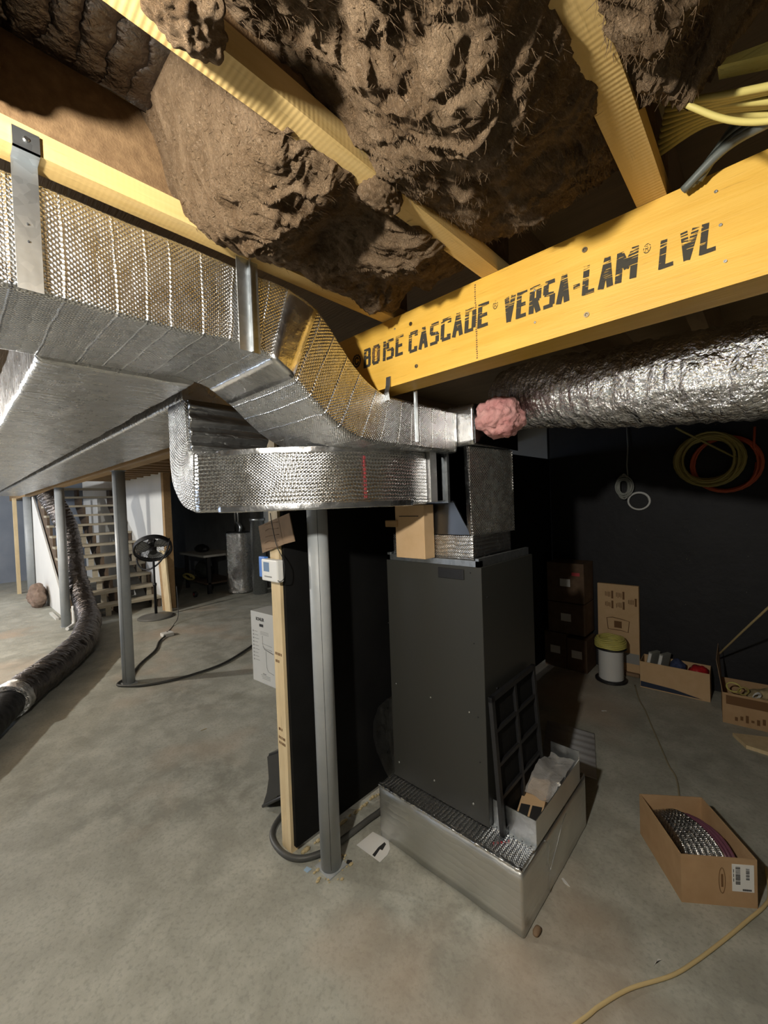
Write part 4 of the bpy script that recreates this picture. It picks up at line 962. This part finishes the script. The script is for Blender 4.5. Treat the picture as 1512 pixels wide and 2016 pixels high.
# cables on the floor
cp = catmull([(-5.63, 1.84, .02), (-5.45, 1.70, .012), (-5.15, 1.56, .012), (-4.85, 1.33, .012), (-4.62, 1.19, .012), (-4.50, 1.13, .012), (-4.49, 1.06, .012), (-4.42, 1.01, .012), (-4.33, 1.05, .012), (-4.2, 1.17, .012), (-4.12, 1.35, .012), (-4.09, 1.56, .012), (-4.13, 1.9, .012), (-4.39, 2.356, .012), (-4.6, 2.6, .012)], 8)
tag(obj('extension_cable', tube(cp, .011, 8), M_cable), 'dark extension cable wrapped round the foot of the grey post beside the fan', 'cable')
tag(obj('power_strip', B(-5.72, -5.60, 1.80, 1.93, 0, .045, bev=.006), M_whitebox), 'small pale socket block on the floor in front of the fan', 'socket')
tag(obj('fan_cord', tube(catmull([(-6.35, 2.25, .5), (-6.25, 2.22, .1), (-6.1, 2.1, .01), (-5.85, 1.95, .01), (-5.68, 1.87, .05)], 10), .005, 6), M_cable), 'thin dark cord from the fan down to the socket block', 'cord')
# pedestal fan
fn = thing('pedestal_fan', 'black pedestal fan standing on the concrete right of the stairs', 'fan', (-6.80, 2.10, 0))
obj('base', lathe([(.0, 0), (.25, 0), (.25, .015), (.22, .03), (.06, .05), (.03, .06)], 32), mat('grey_fan_base', (.16, .16, .15), .5), fn)
obj('pole', lathe([(.020, .05), (.020, .48), (.027, .482), (.027, .52), (.014, .522), (.014, .86)], 16), M_furnd, fn)
hc = Vector((0, 0, 1.03)); nrm = (-fw*.62+rt*.42-up*.66).normalized(); ea = rt*.85+up*.52; ea = (ea-nrm*nrm.dot(ea)).normalized(); eb = nrm.cross(ea)
def circ(R, d=0, n=40): return [hc+nrm*d+(ea*math.cos(2*math.pi*i/n)+eb*math.sin(2*math.pi*i/n))*R for i in range(n)]
bm = bmesh.new(); tube(circ(.25, 0), .016, 8, bm, closed=True); tube(circ(.25, -.05), .014, 8, bm, closed=True); tube(circ(.25, -.025), .014, 8, bm, closed=True)
obj('cage_rim', bm, M_furnd, fn)
bm = bmesh.new()
for i in range(30):
    a = 2*math.pi*i/30; d = ea*math.cos(a)+eb*math.sin(a); tube([hc+d*.05+nrm*.055, hc+d*.16+nrm*.05, hc+d*.25+nrm*0], .0022, 4, bm); tube([hc+d*.06-nrm*.11, hc+d*.18-nrm*.09, hc+d*.25-nrm*.05], .0022, 4, bm)
for R_ in (.10, .17): tube(circ(R_, .052), .002, 4, bm, closed=True)
obj('cage_wires', bm, M_furnd, fn)
bm = bmesh.new()
for b_ in range(3):
    vs = []
    for i in range(7):
        r_ = .05+.17*i/6
        for q in range(6):
            a = 2*math.pi*b_/3+(q/5-.5)*1.35*(.75+.25*math.sin(math.pi*i/6)); vs.append(bm.verts.new(hc+(ea*math.cos(a)+eb*math.sin(a))*r_+nrm*(-.02+.03*(q/5-.5))))
    for i in range(6):
        for q in range(5): f = bm.faces.new((vs[i*6+q], vs[i*6+q+1], vs[i*6+7+q], vs[i*6+6+q])); f.smooth = True
bmesh.ops.solidify(bm, geom=bm.faces, thickness=.002); obj('blades', bm, M_blade, fn)
bm = tube([hc+nrm*.062, hc+nrm*.03, hc-nrm*.02], .05, 20); obj('hub', bm, M_furnd, fn)
obj('motor', tube([hc-nrm*.08, hc-nrm*.14, hc-nrm*.2], lambda i, t, a: (.07, .075, .05)[i], 20), M_furnd, fn)
dn = Vector((0, 0, -1)); e_side = ea
arc = [hc-nrm*.03+ea*.29*math.cos(a)+(dn-nrm*0).normalized()*.29*math.sin(a) for a in [math.pi*i/20 for i in range(21)]]
obj('yoke', tube(arc, .013, 8), M_furnd, fn)
obj('yoke_stem', tube([arc[10], Vector((0, 0, .84))], .016, 10), M_furnd, fn)
# white drywall by the stairs
struct('wall_stair', B(-13, -7.30, 2.42, 2.52, 0, 2.44), M_drywall)
sw = struct('wall_under_stair', prism([Vector((-8.10, 1.17, 0)), Vector((-11.0, 1.17, 0)), Vector((-11.0, 1.17, 1.99)), Vector((-10.7, 1.17, 1.99)), Vector((-8.10, 1.17, .28))], (0, .025, 0)), M_drywall)
tag(obj('wall_end_stud', B(-7.29, -7.20, 2.42, 2.53, 0, 2.44), M_beam), 'brown stud closing the right end of the white stair wall', 'stud')
tag(obj('corner_stud', B(-11.12, -11.01, 1.14, 1.20, 0, 1.99), M_stud), 'pale stud at the far left end of the white under stair wall', 'stud')
tag(obj('lone_stud', B(-11.46, -11.36, .92, .98, 0, 1.99), M_stud), 'lone pale stud standing left of the farthest grey post', 'stud')
# stairs
ss = thing('staircase', 'open riser wooden staircase rising to the left between white walls', 'stairs', (-7.5, 1.8, 0))
def SB(x0, x1, y0, y1, z0, z1, bm=None): return box(bm or bmesh.new(), x0+7.5, x1+7.5, y0-1.8, y1-1.8, z0, z1)
run, rise = .245, .178; xs0 = -7.52
for k in range(1, 13):
    x = xs0-run*(k-1); obj('tread', SB(x-.27, x+.02, 1.205, 2.41, rise*k-.038, rise*k), M_tread, ss)
for y0, w_ in ((1.215, .04), (1.80, .04), (2.365, .04)):
    pts = []
    for k in range(1, 13):
        x = xs0-run*(k-1); pts += [Vector((x+7.5, y0-1.8, rise*(k-1)+.0)), Vector((x+7.5, y0-1.8, rise*k-.0385))]
    xe = xs0-run*12
    pts += [Vector((xe+7.5, y0-1.8, rise*12-.0385)), Vector((xe+7.5, y0-1.8, rise*12-.36)), Vector((xs0-.28*1.6+7.5, y0-1.8, 0))]
    pts[0].z = 0
    obj('stringer', prism(pts, (0, w_, 0)), M_string, ss)
for k in range(1, 9):
    for y in (1.33, 1.62, 2.28):
        x = xs0-run*(k-1)-.03; obj('riser_block', SB(x-.03, x, y, y+.075, rise*(k-1)+.001, rise*k-.039), M_tread, ss)
# clutter under stair
lump('insulation_bundle', (-9.45, 1.02, .20), .28, .12, .20, .05, M_pink, 'pinkish brown insulation bundle against the white under stair wall', 'insulation', 7, 5, .3).data.materials[0] = speck('pinkish_brown', (.20, .14, .11), (.30, .22, .17), 12, .95, .006)
tag(obj('white_lath', B(-8.55, -7.95, 1.06, 1.10, 0, .03), M_white_wood), 'short white lath lying on the floor at the foot of the under stair wall', 'lath')
tag(obj('white_pipe', tube(catmull([(-7.265, 1.17, .30), (-7.265, 1.17, .2), (-7.265, 1.168, .06), (-7.22, 1.13, .03), (-7.08, 1.06, .03)], 8), .022, 10), M_white), 'thin white pipe beside the foot of the second grey post', 'pipe')
# hanging insulated flex
fp = catmull([(-7.82, 1.02, 1.93), (-7.78, 1.08, 1.80), (-7.70, 1.19, 1.5), (-7.66, 1.24, 1.2), (-7.58, 1.26, .75), (-7.40, 1.30, .42), (-7.12, 1.30, .22), (-6.75, 1.26, .155), (-6.3, 1.14, .15), (-5.76, 1.0, .148), (-5.2, .74, .146), (-4.75, .48, .145), (-4.42, .28, .143)], 26)
hf = thing('insulated_flex_duct', 'long dark insulated flexible duct hanging by the stairs and lying along the floor', 'flex duct')
obj('sleeve', tube(fp, flexr(.135, .012, .45), 32), M_darkflex, hf)
fp2 = catmull([(-4.45, .30, .14), (-4.32, .24, .135), (-4.1, .14, .125), (-3.8, -.02, .12), (-3.4, -.3, .12)], 14)
obj('inner_tube', tube(fp2, flexr(.112, .006, .9), 28), speck('black_inner', (.01, .01, .012), (.02, .02, .022), 30, .35, .004), hf)
obj('foil_lip', tube(catmull([(-4.46, .305, .143), (-4.42, .285, .143), (-4.36, .26, .14)], 6), flexr(.139, .012, 1.3), 32), M_flex, hf)
# boards leaning right of the white wall
for i, (xb, xt, dz, lab) in enumerate(((-7.12, -7.36, .93, 'left'), (-7.0, -7.27, .96, 'right'))):
    c = Vector((xb, 2.36, 0)); tp = Vector((xt, 2.40, dz)); s = Vector((.055, .02, 0))
    tag(obj('leaning_board', prism([c-s, c+s, tp+s, tp-s], (0, -.025, 0)), (M_beam, M_stud)[i]), '%s one of two tall boards leaning by the white stair wall end' % lab, 'board')
# dim back room: workbench with things, water heater, pipes
wb = thing('work_table', 'dim work table with a pale top in the dark back area right of the fan', 'table', (-8.3, 3.6, 0))
obj('table_top', B(-.62, .55, -.35, .35, .70, .74), M_white_wood, wb)
for x in (-.55, .48):
    for y in (-.28, .28): obj('leg', B(x, x+.06, y, y+.06, 0, .70), M_furnd, wb)
obj('lower_shelf', B(-.55, .54, -.30, .30, .18, .21), M_string, wb)
lump('power_tool', (-8.55, 3.55, .80), .22, .12, .075, .03, M_furnd, 'dark power tool lump on the work table', 'tool', 2, 4, .3)
lump('dark_canvas', (-8.25, 3.45, .40), .28, .12, .15, .04, mat('canvas_dark', (.03, .035, .03), .8), 'dark green canvas bundle under the work table top', 'canvas', 12, 4, .3)
coil('cord_bundle', 'yellow cord bundle on the lower shelf of the work table', (-8.35, 3.2, .30), .09, 6, .012, M_yel2, (.5, 0, .2), .03, seed=31, sq=1.5)
t = thing('hand_truck_wheel', 'small caster wheel on the floor below the work table', 'wheel', (-7.72, 3.05, .055)); obj('tyre', tube([Vector((0, -.02, 0)), Vector((0, .02, 0))], .054, 20), M_furnd, t); obj('hub', tube([Vector((0, -.022, 0)), Vector((0, .022, 0))], .022, 14), M_redp, t)
wh = thing('water_heater', 'cylindrical water heater wrapped in silver foil in the dark back area', 'water heater', (-7.45, 3.8, 0))
obj('foil_jacket', tube([Vector((0, 0, .012+i*.045)) for i in range(26)], flexr(.235, .003, .5), 40), M_bub, wh)
obj('dark_top', lathe([(.23, 1.138), (.20, 1.16), (.05, 1.165)], 32), M_furnd, wh)
for x in (-.1, .02): obj('water_pipe', tube([Vector((x, 0, 1.16)), Vector((x, 0, 1.9))], .016, 10), M_steel, wh)
obj('vent_elbow', tube(catmull([Vector((.08, 0, 1.16)), Vector((.10, 0, 1.26)), Vector((0, 0, 1.34))], 6), .03, 12), M_galv, wh)
t = tag(obj('vent_pipe', lathe([(.13, 0), (.13, 1.36), (.145, 1.36), (.145, 1.41), (.12, 1.41), (.12, 2.2)], 28, ctr=(-6.98, 3.95, 0)), M_galv), 'tall round galvanized pipe standing right of the foil wrapped water heater', 'pipe')
for i, (x, hh) in enumerate(((-8.35, .95), (-8.25, 1.0), (-8.14, .97))):
    tag(obj('timber_plank', B(x-.04, x+.04, 4.2, 4.24, 0, hh), (M_beam, M_tread, M_beam)[i]), ('left plank of three', 'middle plank of three', 'right plank of three')[i]+' standing against the back wall left of the water heater', 'plank')
tag(obj('drywall_offcut', B(-8.75, -8.47, 4.22, 4.26, 0, .95), M_drywall), 'pale panel standing against the back wall beside the planks', 'panel')
# lumber on far left floor
for i in range(6):
    y = .05+.16*(i % 3)-.1; z = .0+.045*(i//3)
    tag(obj('pipe_length', B(-13.4, -11.55+.1*(i % 2), y, y+.12, z, z+.04, bev=.008), M_post), 'grey board in the low pile on the floor at the far left', 'board', 'boards piled at the far left')
